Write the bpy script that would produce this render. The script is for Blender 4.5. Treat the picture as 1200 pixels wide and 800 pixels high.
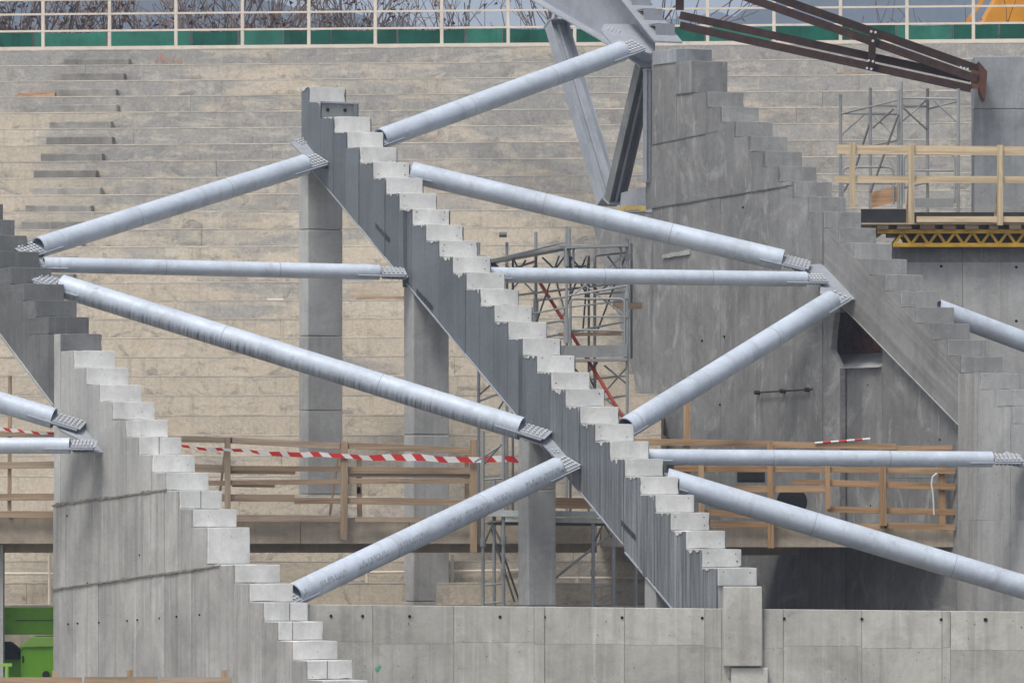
import bpy, bmesh, math, random
from mathutils import Vector, Matrix, noise

# ------------------------------------------------------------------ camera / light
F, HY, H = 7920.0, 620.0, 4.0            # focal length in photo pixels, horizon row, eye height
sc = bpy.context.scene
for o in list(bpy.data.objects):
    bpy.data.objects.remove(o)
COL = sc.collection
cam = bpy.data.cameras.new('camera')
cam.sensor_width = 36.0
cam.sensor_fit = 'HORIZONTAL'
cam.lens = 36.0 * F / 1200.0
cam.shift_y = (HY - 400.0) / 1200.0
cam.clip_start = 1.0
cam.clip_end = 20000.0
camo = bpy.data.objects.new('camera', cam)
camo.location = (0, 0, H)
camo.rotation_euler = (math.pi / 2, 0, 0)
COL.objects.link(camo)
sc.camera = camo

SUN_EL, SUN_AZ = 62.0, 212.0              # compass style: 0 = +Y, clockwise; the sun stands behind the camera, to the left
world = bpy.data.worlds.new('World')
sc.world = world
world.use_nodes = True
wn, wl = world.node_tree.nodes, world.node_tree.links
wn.clear()
wo = wn.new('ShaderNodeOutputWorld')
wb = wn.new('ShaderNodeBackground')
hs = wn.new('ShaderNodeHueSaturation')
sky = wn.new('ShaderNodeTexSky')
sky.sky_type = 'NISHITA'
sky.sun_disc = False
sky.sun_elevation = math.radians(SUN_EL)
sky.sun_rotation = math.radians(SUN_AZ)
sky.air_density = 1.0
sky.dust_density = 4.0
sky.ozone_density = 1.0
hs.inputs['Saturation'].default_value = 0.38
wb.inputs['Strength'].default_value = 0.128
wl.new(sky.outputs[0], hs.inputs['Color'])
wl.new(hs.outputs[0], wb.inputs['Color'])
wl.new(wb.outputs[0], wo.inputs['Surface'])

sl = bpy.data.lights.new('sun', 'SUN')
sl.energy = 1.75
sl.angle = math.radians(16)
sl.color = (1.0, 0.95, 0.88)
so = bpy.data.objects.new('sun', sl)
az, el = math.radians(SUN_AZ), math.radians(SUN_EL)
sdir = Vector((math.sin(az) * math.cos(el), math.cos(az) * math.cos(el), math.sin(el)))
so.rotation_euler = (-sdir).to_track_quat('-Z', 'Y').to_euler()
so.location = sdir * 200
COL.objects.link(so)

sc.view_settings.view_transform = 'Standard'
sc.view_settings.look = 'None'
sc.view_settings.exposure = 0.33
sc.view_settings.gamma = 1.0
sc.view_settings.use_curve_mapping = False
sc.cycles.max_bounces = 6
sc.cycles.diffuse_bounces = 3
sc.cycles.volume_bounces = 1

rnd = random.Random(7)

# ------------------------------------------------------------------ helpers: pixel -> place
def W(px, py, Y):
    return Vector(((px - 600.0) / F * Y, Y, H - (py - HY) / F * Y))

def ray(px, py):
    return Vector(((px - 600.0) / F, 1.0, -(py - HY) / F))

def hit(px, py, P0, N):
    d = ray(px, py)
    C = Vector((0, 0, H))
    return C + d * ((P0 - C).dot(N) / d.dot(N))

SN, CS = 0.46, 0.888
_k = math.hypot(SN, CS); SN /= _k; CS /= _k
DH = Vector((SN, -CS, 0))       # horizontal direction in which the rakers run down
NR = Vector((CS, SN, 0))        # across a raker, away from its visible flank
RISE = 0.31
SLOPE = None

class Raker:
    """A vertical flank plane and a stair of steps; step 0 has its front left top corner at a pixel."""
    def __init__(s, px, py, Y, run, w):
        s.P = W(px, py, Y)
        s.run, s.w = run, w
    def plane(s, o=0.0):
        return s.P + NR * o, NR
    def at(s, px, py, o=0.0):
        return hit(px, py, s.P + NR * o, NR)
    def az(s, px, py):
        p = s.at(px, py)
        return (p - s.P).dot(DH), p.z
    def pt(s, a, z, o=0.0):
        q = s.P + DH * a + NR * o
        return Vector((q.x, q.y, z))
    def a_of(s, px):
        return (s.at(px, 500) - s.P).dot(DH)
    def z_of(s, i):
        return s.P.z - i * RISE
    def line(s, p1, p2):
        a1, z1 = s.az(*p1)
        a2, z2 = s.az(*p2)
        m = (z2 - z1) / (a2 - a1)
        return lambda a: z1 + m * (a - a1)

RC = Raker(391, 136, 126.5, 0.5455, 0.773)
RL = Raker(85.7, 410, 118.4, 0.556, 0.790)
RR = Raker(1073, 359, 122.5, 0.556, 0.790)

# ------------------------------------------------------------------ helpers: mesh
class MB:
    def __init__(s):
        s.v, s.f, s.m = [], [], []
    def add(s, vs, fs, m=0):
        n = len(s.v)
        s.v += [Vector(v) for v in vs]
        s.f += [[i + n for i in f] for f in fs]
        s.m += [m] * len(fs)
        return s
    def prism(s, pts, ext, m=0):
        """a polygon (any 3D outline) pushed along a vector"""
        ext = Vector(ext)
        n = len(pts)
        vs = [Vector(p) for p in pts] + [Vector(p) + ext for p in pts]
        fs = [list(range(n)), list(range(2 * n - 1, n - 1, -1))]
        for i in range(n):
            j = (i + 1) % n
            fs.append([i, i + n, j + n, j])
        return s.add(vs, fs, m)
    def box(s, c, ax, ay, az, m=0):
        """corner c and three edge vectors"""
        c = Vector(c); ax = Vector(ax); ay = Vector(ay); az = Vector(az)
        return s.prism([c, c + ax, c + ax + az, c + az], ay, m)
    def tube(s, p, q, r, seg=8, r2=None, cap=True, m=0):
        p, q = Vector(p), Vector(q)
        r2 = r if r2 is None else r2
        d = (q - p)
        if d.length < 1e-6:
            return s
        d.normalize()
        u = d.orthogonal().normalized()
        w = d.cross(u)
        vs, fs = [], []
        for k in range(seg):
            t = 2 * math.pi * k / seg
            e = u * math.cos(t) + w * math.sin(t)
            vs += [p + e * r, q + e * r2]
        for k in range(seg):
            j = (k + 1) % seg
            fs.append([2 * k, 2 * j, 2 * j + 1, 2 * k + 1])
        if cap:
            fs.append([2 * k for k in range(seg)][::-1])
            fs.append([2 * k + 1 for k in range(seg)])
        return s.add(vs, fs, m)
    def bar(s, p, q, w, h, up=(0, 0, 1), m=0):
        """rectangular bar from p to q: w across, h along 'up'"""
        p, q = Vector(p), Vector(q)
        d = (q - p).normalized()
        up = Vector(up)
        x = d.cross(up)
        if x.length < 1e-4:
            x = d.orthogonal()
        x.normalize()
        y = x.cross(d)
        c = p - x * w / 2 - y * h / 2
        return s.box(c, x * w, q - p, y * h, m)
    def path(s, pts, r, seg=6, m=0):
        for a, b in zip(pts[:-1], pts[1:]):
            s.tube(a, b, r, seg, m=m)
        return s
    def mesh(s, name, off=None, smooth=False):
        me = bpy.data.meshes.new(name)
        off = off or Vector((0, 0, 0))
        me.from_pydata([tuple(v - off) for v in s.v], [], s.f)
        if any(s.m):
            me.polygons.foreach_set('material_index', s.m)
        bm = bmesh.new(); bm.from_mesh(me)
        bmesh.ops.recalc_face_normals(bm, faces=bm.faces)
        bm.to_mesh(me); bm.free()
        if smooth:
            for p in me.polygons:
                p.use_smooth = True
        return me

def root(name, label, cat, loc, group=None):
    o = bpy.data.objects.new(name, None)
    o.empty_display_size = 0.3
    o.location = loc
    COL.objects.link(o)
    o['label'] = label
    o['category'] = cat
    if group:
        o['group'] = group
    o['_own'] = 1
    del o['_own']
    return o

def part(name, mb, mat, parent=None, kind=None, label=None, smooth=False, bevel=0.0):
    off = Vector((0, 0, 0))
    p = parent
    while p is not None:
        off += p.location
        p = p.parent
    me = mb.mesh(name, off, smooth)
    for m in (mat if isinstance(mat, (list, tuple)) else [mat]):
        me.materials.append(m)
    o = bpy.data.objects.new(name, me)
    COL.objects.link(o)
    o.parent = parent
    if kind:
        o['kind'] = kind
    if label:
        o['label'] = label
    if bevel:
        b = o.modifiers.new('bevel', 'BEVEL')
        b.width = bevel
        b.segments = 2
        b.limit_method = 'ANGLE'
    return o

def thing(name, mb, mat, label, cat, group=None, base=None, smooth=False, bevel=0.0):
    """a thing that is one mesh"""
    xs = [v.x for v in mb.v]; ys = [v.y for v in mb.v]; zs = [v.z for v in mb.v]
    b = base or Vector(((min(xs) + max(xs)) / 2, (min(ys) + max(ys)) / 2, min(zs)))
    me = mb.mesh(name, b, smooth)
    for m in (mat if isinstance(mat, (list, tuple)) else [mat]):
        me.materials.append(m)
    o = bpy.data.objects.new(name, me)
    o.location = b
    COL.objects.link(o)
    o['label'] = label
    o['category'] = cat
    if group:
        o['group'] = group
    if bevel:
        bb = o.modifiers.new('bevel', 'BEVEL'); bb.width = bevel; bb.segments = 2; bb.limit_method = 'ANGLE'
    return o

# ------------------------------------------------------------------ materials
class NT:
    def __init__(s, name):
        s.mat = bpy.data.materials.new(name)
        s.mat.use_nodes = True
        s.t = s.mat.node_tree
        s.t.nodes.clear()
        s.out = s.n('ShaderNodeOutputMaterial')
        s.b = s.n('ShaderNodeBsdfPrincipled')
        s.l(s.b.outputs[0], s.out.inputs['Surface'])
    def n(s, t, **kw):
        o = s.t.nodes.new(t)
        for k, v in kw.items():
            setattr(o, k, v)
        return o
    def l(s, a, b):
        s.t.links.new(a, b)
    def val(s, x, sock):
        if hasattr(x, 'is_output') or isinstance(x, bpy.types.NodeSocket):
            s.l(x, sock)
        else:
            sock.default_value = x
    def pos(s, scale=(1, 1, 1), obj=False, rot=(0, 0, 0), jitter=0.0, tilt=0.0):
        src = s.n('ShaderNodeTexCoord').outputs['Object'] if obj else s.n('ShaderNodeNewGeometry').outputs['Position']
        if tilt:
            vr = s.n('ShaderNodeVectorRotate', rotation_type='AXIS_ANGLE')
            vr.inputs['Axis'].default_value = tuple(NR)
            vr.inputs['Angle'].default_value = tilt
            s.l(src, vr.inputs['Vector'])
            src = vr.outputs[0]
        mp = s.n('ShaderNodeMapping')
        mp.inputs['Scale'].default_value = scale
        mp.inputs['Rotation'].default_value = rot
        s.l(src, mp.inputs['Vector'])
        out = mp.outputs[0]
        if jitter:
            oi = s.n('ShaderNodeObjectInfo')
            mu = s.n('ShaderNodeMath', operation='MULTIPLY')
            s.l(oi.outputs['Random'], mu.inputs[0]); mu.inputs[1].default_value = jitter
            ad = s.n('ShaderNodeVectorMath', operation='ADD')
            s.l(out, ad.inputs[0]); s.l(mu.outputs[0], ad.inputs[1])
            out = ad.outputs[0]
        return out
    def noise(s, vec, scale, detail=6, rough=0.6, dist=0.0):
        o = s.n('ShaderNodeTexNoise')
        s.l(vec, o.inputs['Vector'])
        o.inputs['Scale'].default_value = scale
        o.inputs['Detail'].default_value = detail
        o.inputs['Roughness'].default_value = rough
        o.inputs['Distortion'].default_value = dist
        return o.outputs['Fac']
    def ramp(s, fac, lo, hi, a=0.0, b=1.0):
        o = s.n('ShaderNodeMapRange')
        s.l(fac, o.inputs[0])
        o.inputs[1].default_value = lo; o.inputs[2].default_value = hi
        o.inputs[3].default_value = a; o.inputs[4].default_value = b
        return o.outputs[0]
    def mix(s, fac, a, b, mode='MIX'):
        o = s.n('ShaderNodeMix', data_type='RGBA', blend_type=mode)
        s.val(fac, o.inputs[0])
        for x, i in ((a, 6), (b, 7)):
            if isinstance(x, (tuple, list)):
                x = tuple(x) + (1,) if len(x) == 3 else x
            s.val(x, o.inputs[i])
        return o.outputs[2]
    def math(s, op, a, b=0.0):
        o = s.n('ShaderNodeMath', operation=op)
        s.val(a, o.inputs[0]); s.val(b, o.inputs[1])
        return o.outputs[0]
    def rand(s, lo, hi):
        oi = s.n('ShaderNodeObjectInfo')
        return s.ramp(oi.outputs['Random'], 0, 1, lo, hi)
    def scale(s, col, fac):
        o = s.n('ShaderNodeVectorMath', operation='SCALE')
        s.l(col, o.inputs[0]); s.val(fac, o.inputs['Scale'])
        return o.outputs[0]
    def bump(s, h, strength, dist=0.02):
        o = s.n('ShaderNodeBump')
        o.inputs['Strength'].default_value = strength
        o.inputs['Distance'].default_value = dist
        s.l(h, o.inputs['Height'])
        s.l(o.outputs[0], s.b.inputs['Normal'])
    def done(s, col, rough=0.8, metal=0.0, spec=0.3):
        s.val(col if not isinstance(col, tuple) else tuple(col) + (1,), s.b.inputs['Base Color'])
        s.val(rough, s.b.inputs['Roughness'])
        s.b.inputs['Metallic'].default_value = metal
        s.b.inputs['Specular IOR Level'].default_value = spec
        return s.mat

def concrete(name, base, alt, dark, streak=0.35, var=0.07, stain=0.5, pits=True, light=None, big=0.45, spill=0.0, tilt=0.0, wash=0.0):
    m = NT(name)
    p = m.pos(jitter=3.0)
    n1 = m.noise(p, big, 8, 0.65, 0.4)
    c = m.mix(m.ramp(n1, 0.38, 0.62), base, alt)
    n9 = m.noise(m.pos((1, 1, 0.7)), 0.9, 5, 0.6, 1.2)
    c = m.scale(c, m.ramp(n9, 0.3, 0.7, 0.80, 1.18))
    # vertical runs of water and formwork grain
    ps = m.pos((2.6, 2.6, 0.10), jitter=0.0 if tilt else 1.0, tilt=tilt)
    st = m.noise(ps, 2.2, 5, 0.6)
    c = m.mix(m.ramp(st, 0.5, 0.74, 0, streak), c, dark)
    st2 = m.noise(m.pos((5.5, 5.5, 0.16), tilt=tilt), 2.0, 4, 0.6)
    lt = light or tuple(min(0.9, x * 1.35 + 0.03) for x in base)
    c = m.mix(m.ramp(st2, 0.56, 0.8, 0, streak), c, lt)
    # blotches
    bl = m.noise(m.pos((1, 1, 1.4)), 1.6, 9, 0.72, 0.6)
    c = m.mix(m.ramp(bl, 0.52, 0.74, 0, stain), c, dark)
    bl2 = m.noise(m.pos((1.2, 1.2, 2.2)), 2.7, 8, 0.7)
    c = m.mix(m.ramp(bl2, 0.58, 0.75, 0, stain * 0.7), c, lt)
    if spill:
        sp = m.noise(m.pos((7, 7, 0.9)), 1.4, 6, 0.7, 0.5)
        c = m.mix(m.ramp(sp, 0.60, 0.66, 0, spill), c, tuple(min(0.75, x * 2.0 + .08) for x in base))
    if wash:
        wn_ = m.noise(m.pos((1, 1, 0.8)), 0.75, 9, 0.68, 2.2)
        c = m.mix(m.ramp(wn_, 0.53, 0.66, 0, wash), c, tuple(min(0.7, x * 1.75 + .02) for x in base))
    fine = m.noise(m.pos(), 22, 4, 0.7)
    mid = m.noise(m.pos(), 6.5, 8, 0.78, 0.3)
    c = m.scale(c, m.ramp(mid, 0.3, 0.7, 0.90, 1.09))
    c = m.scale(c, m.ramp(fine, 0.3, 0.7, 0.95, 1.05))
    if pits:
        v = m.n('ShaderNodeTexVoronoi')
        m.l(m.pos(), v.inputs['Vector']); v.inputs['Scale'].default_value = 5.0
        pt = m.ramp(v.outputs['Distance'], 0.035, 0.075, 0.45, 1.0)
        c = m.scale(c, pt)
    c = m.scale(c, m.rand(1 - var, 1 + var))
    h = m.math('ADD', m.math('MULTIPLY', fine, 0.5), st)
    m.bump(h, 0.35, 0.012)
    return m.done(c, 0.88, 0, 0.25)

TZ0 = H + (HY - 59) / F * 150.0      # level of the terrace top
def terrace_mat():
    m = NT('old_terrace_concrete')
    p = m.pos(jitter=9.0)
    tan, grey = (0.53, 0.475, 0.39), (0.345, 0.34, 0.325)
    z = m.n('ShaderNodeSeparateXYZ')
    m.l(m.n('ShaderNodeNewGeometry').outputs['Position'], z.inputs[0])
    # place within one riser: 0 at the nosing, 1 at its foot
    t = m.math('FRACT', m.math('DIVIDE', m.math('SUBTRACT', TZ0, z.outputs['Z']), 0.4))
    # cement render survives on the upper rows, lower rows are washed to the tan aggregate
    wash = m.math('ADD', m.ramp(z.outputs['Z'], 7.0, 14.6, -0.12, 0.12), m.ramp(z.outputs['X'], 2.0, 9.0, 0.0, 0.18))
    row = m.math('FLOOR', m.math('DIVIDE', m.math('SUBTRACT', TZ0, z.outputs['Z']), 0.4))
    def rowvec(kx, kr, kz):
        cb = m.n('ShaderNodeCombineXYZ')
        m.l(m.math('MULTIPLY', z.outputs['X'], kx), cb.inputs[0])
        m.l(m.math('MULTIPLY', row, kr), cb.inputs[1])
        m.l(m.math('MULTIPLY', z.outputs['Z'], kz), cb.inputs[2])
        return cb.outputs[0]
    n1 = m.noise(rowvec(0.30, 0.83, 1.1), 1.0, 10, 0.70, 0.5)
    n0 = m.noise(m.pos((1, 1, 1.3)), 0.22, 3, 0.5)
    g = m.math('ADD', m.math('ADD', n1, wash), m.ramp(n0, 0.3, 0.7, -0.10, 0.10))
    c = m.mix(m.ramp(g, 0.47, 0.57), tan, grey)
    rowtone = m.noise(rowvec(0.0, 3.7, 0.0), 1.0, 0, 0.5)
    c = m.scale(c, m.ramp(rowtone, 0.3, 0.7, 0.90, 1.08))
    nb_ = m.noise(rowvec(0.5, 2.9, 2.2), 1.0, 10, 0.76, 0.8)
    c = m.mix(m.ramp(nb_, 0.55, 0.62, 0, 0.55), c, (0.62, 0.575, 0.495))
    n2 = m.noise(p, 2.2, 10, 0.78, 0.4)
    c = m.mix(m.ramp(n2, 0.50, 0.66, 0, 0.6), c, (0.60, 0.55, 0.47))
    # ragged grey remains and dirt toward the foot of each riser
    n3 = m.noise(m.pos((0.8, 1, 1.2), jitter=4.0), 2.0, 10, 0.78, 0.9)
    c = m.mix(m.ramp(m.math('ADD', n3, m.math('MULTIPLY', t, 0.10)), 0.585, 0.70, 0, 0.75), c, (0.22, 0.212, 0.195))
    n6 = m.noise(m.pos((0.35, 1, 2.5), jitter=14.0), 1.1, 9, 0.75, 0.6)
    c = m.mix(m.ramp(n6, 0.56, 0.66, 0, 0.5), c, (0.30, 0.30, 0.295))
    rust = m.noise(m.pos((1.2, 1, 0.5), jitter=2.0), 0.8, 6, 0.65)
    c = m.mix(m.ramp(rust, 0.60, 0.78, 0, 0.4), c, (0.48, 0.33, 0.19))
    st = m.noise(m.pos((5, 5, 0.25)), 1.6, 5, 0.6)
    c = m.mix(m.ramp(st, 0.54, 0.72, 0, 0.4), c, (0.27, 0.245, 0.21))
    fine = m.noise(m.pos(), 16, 6, 0.8)
    c = m.scale(c, m.ramp(fine, 0.3, 0.7, 0.78, 1.18))
    c = m.scale(c, m.rand(0.97, 1.03))
    m.bump(m.math('ADD', fine, n2), 0.5, 0.025)
    return m.done(c, 0.92, 0, 0.2)

def galvanised(name, base=(0.545, 0.61, 0.70), drips=0.0, marks=False, rust=False, rough=0.42):
    m = NT(name)
    po = m.pos(obj=True, jitter=7.0)
    n1 = m.noise(po, 1.3, 7, 0.65, 0.5)
    c = m.mix(m.ramp(n1, 0.35, 0.65), base, tuple(x * 0.76 for x in base))
    n2 = m.noise(m.pos((6, 1.2, 1.2), obj=True, jitter=5.0), 0.9, 5, 0.65)
    c = m.mix(m.ramp(n2, 0.57, 0.72, 0, 0.6), c, (0.36, 0.365, 0.37))
    n5 = m.noise(po, 5.5, 8, 0.75, 0.4)
    c = m.mix(m.ramp(n5, 0.60, 0.68, 0, 0.55), c, (0.27, 0.275, 0.28))
    n4 = m.noise(po, 9, 6, 0.7)
    c = m.mix(m.ramp(n4, 0.52, 0.74, 0, 0.5), c, tuple(min(0.8, x * 1.16 + .02) for x in base))
    if rust:
        r = m.noise(m.pos((1.6, 0.4, 0.4), obj=True, jitter=3.0), 0.9, 3, 0.5)
        c = m.mix(m.ramp(r, 0.66, 0.74, 0, 0.6), c, (0.50, 0.40, 0.24))
    sep = m.n('ShaderNodeSeparateXYZ')
    m.l(m.n('ShaderNodeTexCoord').outputs['Object'], sep.inputs[0])
    if drips:
        d = m.noise(m.pos((13, 0.15, 0.15), obj=True), 1.2, 4, 0.7)
        band = m.math('MULTIPLY', m.ramp(sep.outputs['Z'], 0.10, -0.02, 0, 1), m.ramp(sep.outputs['Z'], -0.19, -0.12, 0.3, 1))
        long = m.ramp(m.noise(m.pos((0.5, 0, 0), obj=True), 1.0, 2, 0.5), 0.35, 0.6, 0.25, 1)
        fac = m.math('MULTIPLY', m.math('MULTIPLY', m.ramp(d, 0.46, 0.60, 0, drips), band), long)
        c = m.mix(fac, c, (0.13, 0.125, 0.12))
    if marks:
        # worn stencil lettering in a row along the tube
        bk = m.n('ShaderNodeTexBrick')
        bk.offset = 0.37
        m.l(m.pos((3.1, 0, 5.2), obj=True), bk.inputs['Vector'])
        bk.inputs['Scale'].default_value = 1.6
        bk.inputs['Mortar Size'].default_value = 0.06
        bk.inputs['Color1'].default_value = (1, 1, 1, 1); bk.inputs['Color2'].default_value = (0.3, 0.3, 0.3, 1)
        bk.inputs['Mortar'].default_value = (0, 0, 0, 1)
        row = m.math('MULTIPLY', m.ramp(sep.outputs['Z'], 0.055, 0.07, 0, 1), m.ramp(sep.outputs['Z'], 0.165, 0.15, 0, 1))
        gl = m.noise(m.pos((38, 0, 9), obj=True), 1.0, 2, 0.6)
        wd = m.noise(m.pos((1.9, 0, 0), obj=True), 1.0, 0, 0.5)
        fac = m.math('MULTIPLY', m.math('MULTIPLY', row, m.ramp(gl, 0.46, 0.54, 0, 1)), m.ramp(wd, 0.42, 0.46, 0, 0.7))
        c = m.mix(fac, c, (0.22, 0.23, 0.25))
    m.bump(n4, 0.08, 0.01)
    return m.done(c, m.ramp(n1, 0.3, 0.7, rough + 0.06, rough + 0.24), 0.12, 0.35)

def plate_steel():
    """weathered zinc flank of the raker, with runs of cement water"""
    m = NT('raker_side_steel')
    p = m.pos()
    n1 = m.noise(p, 0.7, 6, 0.6, 0.3)
    c = m.mix(m.ramp(n1, 0.35, 0.65), (0.122, 0.140, 0.157), (0.165, 0.183, 0.200))
    z = m.n('ShaderNodeSeparateXYZ')
    m.l(m.n('ShaderNodeNewGeometry').outputs['Position'], z.inputs[0])
    low = m.ramp(z.outputs['Z'], 6.9, 4.2, 0.10, 1.0)
    s1 = m.noise(m.pos((9, 9, 0.22)), 1.7, 6, 0.7)
    c = m.mix(m.math('MULTIPLY', m.ramp(s1, 0.40, 0.66, 0, 0.75), low), c, (0.47, 0.48, 0.48))
    s2 = m.noise(m.pos((14, 14, 0.3)), 1.5, 5, 0.7)
    c = m.mix(m.math('MULTIPLY', m.ramp(s2, 0.55, 0.72, 0, 0.45), low), c, (0.10, 0.105, 0.11))
    f = m.noise(p, 14, 5, 0.7)
    c = m.scale(c, m.ramp(f, 0.3, 0.7, 0.9, 1.1))
    c = m.scale(c, m.rand(0.84, 1.16))
    m.bump(f, 0.12, 0.01)
    return m.done(c, 0.55, 0.25, 0.35)

def wood(name, a, b, axis='x', var=0.14):
    m = NT(name)
    sc_ = {'x': (0.7, 14, 14), 'z': (14, 14, 0.7)}[axis]
    g = m.noise(m.pos(sc_, jitter=8.0), 1.0, 6, 0.65, 0.6)
    oi = m.n('ShaderNodeObjectInfo')
    c0 = m.mix(m.ramp(oi.outputs['Random'], 0, 1), a, b)
    c = m.mix(m.ramp(g, 0.42, 0.62, 0, 0.75), c0, tuple(x * 0.5 for x in a))
    k = m.noise(m.pos(jitter=4.0), 3.0, 5, 0.65)
    c = m.mix(m.ramp(k, 0.56, 0.75, 0, 0.5), c, tuple(x * 0.62 for x in b))
    c = m.scale(c, m.rand(1 - var, 1 + var))
    m.bump(g, 0.25, 0.01)
    return m.done(c, 0.8, 0, 0.25)

def plain(name, col, rough=0.6, metal=0.0, var=0.12, scl=4.0, spec=0.3, dirt=None, dirtamt=0.4):
    m = NT(name)
    n1 = m.noise(m.pos(), scl, 6, 0.68)
    c = m.mix(m.ramp(n1, 0.35, 0.68), col, tuple(x * (1 - var * 1.6) for x in col))
    if dirt:
        n2 = m.noise(m.pos((1, 1, 0.5)), scl * 0.7, 7, 0.72)
        c = m.mix(m.ramp(n2, 0.54, 0.7, 0, dirtamt), c, dirt)
    c = m.scale(c, m.rand(1 - var * .5, 1 + var * .5))
    m.bump(n1, 0.1, 0.01)
    return m.done(c, rough, metal, spec)

M = {}
M['terrace'] = terrace_mat()
M['nosing'] = concrete('nosing_concrete', (0.57, 0.525, 0.45), (0.44, 0.415, 0.37), (0.31, 0.295, 0.265), 0.4, 0.08, 0.9, False, big=1.2)
M['aisle'] = concrete('aisle_step_concrete', (0.30, 0.292, 0.27), (0.22, 0.215, 0.20), (0.13, 0.128, 0.118), 0.4, 0.26, 0.9, False, big=2.2)
M['pale'] = concrete('fresh_pale_concrete', (0.50, 0.50, 0.475), (0.56, 0.56, 0.54), (0.33, 0.33, 0.32), 0.22, 0.05, 0.35)
M['step'] = concrete('step_block_concrete', (0.60, 0.605, 0.59), (0.66, 0.66, 0.645), (0.42, 0.42, 0.40), 0.15, 0.05, 0.35)
M['flank'] = concrete('formed_flank_concrete', (0.40, 0.40, 0.385), (0.345, 0.34, 0.325), (0.225, 0.215, 0.195), 0.75, 0.13, 0.45)
M['flankpale'] = concrete('pale_flank_concrete', (0.44, 0.445, 0.43), (0.39, 0.39, 0.375), (0.27, 0.265, 0.25), 0.5, 0.07, 0.4)
M['weathered'] = concrete('weathered_dark_concrete', (0.185, 0.19, 0.19), (0.145, 0.15, 0.15), (0.09, 0.09, 0.088), 0.5, 0.10, 0.5)
M['grey'] = concrete('grey_wall_concrete', (0.245, 0.248, 0.245), (0.19, 0.193, 0.193), (0.13, 0.131, 0.13), 0.36, 0.04, 0.5, spill=0.3, wash=0.5)
M['greystep'] = concrete('pale_grey_step_concrete', (0.33, 0.332, 0.325), (0.27, 0.272, 0.268), (0.18, 0.18, 0.178), 0.4, 0.07, 0.5, wash=0.3)
M['boarded'] = concrete('diagonal_boarded_concrete', (0.27, 0.268, 0.26), (0.215, 0.213, 0.208), (0.135, 0.133, 0.13), 0.7, 0.04, 0.4, tilt=math.radians(60.6))
M['blue'] = concrete('bluish_pier_concrete', (0.30, 0.325, 0.345), (0.25, 0.27, 0.29), (0.17, 0.18, 0.185), 0.5, 0.05, 0.4)
M['column'] = concrete('column_concrete', (0.40, 0.405, 0.40), (0.345, 0.35, 0.345), (0.24, 0.24, 0.235), 0.45, 0.05, 0.4)
M['front'] = concrete('front_wall_concrete', (0.45, 0.45, 0.42), (0.375, 0.37, 0.34), (0.25, 0.24, 0.21), 0.6, 0.11, 0.6)
M['deck'] = concrete('deck_edge_concrete', (0.42, 0.365, 0.285), (0.36, 0.31, 0.245), (0.24, 0.205, 0.165), 0.5, 0.08, 0.6)
M['joint'] = concrete('pour_joint_mortar', (0.26, 0.235, 0.20), (0.20, 0.18, 0.15), (0.12, 0.105, 0.09), 0.3, 0.0, 0.7, False, big=3.0)
M['steel'] = plate_steel()
M['galv'] = galvanised('galvanised_tube')
M['galv_rust'] = galvanised('galvanised_tube_with_rust', rust=True)
M['galv_drip'] = galvanised('galvanised_tube_with_drips', drips=0.9)
M['galv_mark'] = galvanised('galvanised_tube_with_stencil', marks=True)
M['plate'] = galvanised('galvanised_plate', (0.36, 0.385, 0.43), rough=0.5)
M['bolt'] = plain('zinc_bolts', (0.60, 0.62, 0.64), 0.45, 0.1)
M['dark'] = plain('dark_hollow_steel', (0.035, 0.035, 0.037), 0.8)
M['hole'] = plain('black_tie_hole', (0.012, 0.012, 0.012), 0.9)
M['bluesteel'] = galvanised('primed_steel_beam', (0.36, 0.39, 0.44), rough=0.5)
M['darksteel'] = galvanised('grey_steel_strut', (0.20, 0.215, 0.22), rough=0.55)
M['rust'] = plain('rusty_brown_steel', (0.05, 0.028, 0.024), 0.7, 0.1, 0.3, 5, dirt=(0.10, 0.05, 0.034), dirtamt=0.6)
M['rustpale'] = plain('rusty_plate', (0.36, 0.15, 0.09), 0.8, 0.1, 0.3, 8, dirt=(0.07, 0.03, 0.02))
M['rustplate'] = plain('dull_rust_plate', (0.15, 0.068, 0.046), 0.85, 0.1, 0.3, 9, dirt=(0.07, 0.035, 0.025), dirtamt=0.6)
M['scaf'] = galvanised('scaffold_tube', (0.33, 0.35, 0.36), rough=0.5)
M['scafdark'] = plain('old_scaffold_tube', (0.155, 0.16, 0.16), 0.6, 0.2)
M['plank'] = galvanised('scaffold_plank_steel', (0.30, 0.315, 0.32), rough=0.55)
M['plank_pale'] = plain('pale_scaffold_planks', (0.54, 0.585, 0.57), 0.6, 0.1, 0.2, dirt=(0.3, 0.31, 0.3))
M['redpaint'] = plain('red_painted_prop', (0.30, 0.045, 0.03), 0.65, 0, 0.25, dirt=(0.15, 0.04, 0.03))
M['wood'] = wood('weathered_board', (0.47, 0.335, 0.215), (0.385, 0.315, 0.245))
M['woodv'] = wood('weathered_post', (0.47, 0.335, 0.215), (0.40, 0.32, 0.24), 'z')
M['wood_orange'] = wood('orange_brown_board', (0.47, 0.285, 0.145), (0.42, 0.29, 0.18))
M['wood_orangev'] = wood('orange_brown_post', (0.47, 0.29, 0.15), (0.43, 0.30, 0.19), 'z')
M['fresh'] = wood('fresh_board', (0.66, 0.53, 0.35), (0.60, 0.47, 0.31))
M['freshv'] = wood('fresh_post', (0.66, 0.53, 0.35), (0.60, 0.48, 0.32), 'z')
M['tan_plank'] = wood('tan_loose_timber', (0.45, 0.27, 0.15), (0.50, 0.32, 0.20))
M['rail'] = plain('cream_railing_paint', (0.70, 0.635, 0.55), 0.55, 0, 0.08, 3, dirt=(0.40, 0.22, 0.12), dirtamt=0.35)
M['green'] = plain('green_shade_netting', (0.004, 0.11, 0.078), 0.75, 0, 0.3, 2.0)
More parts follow.
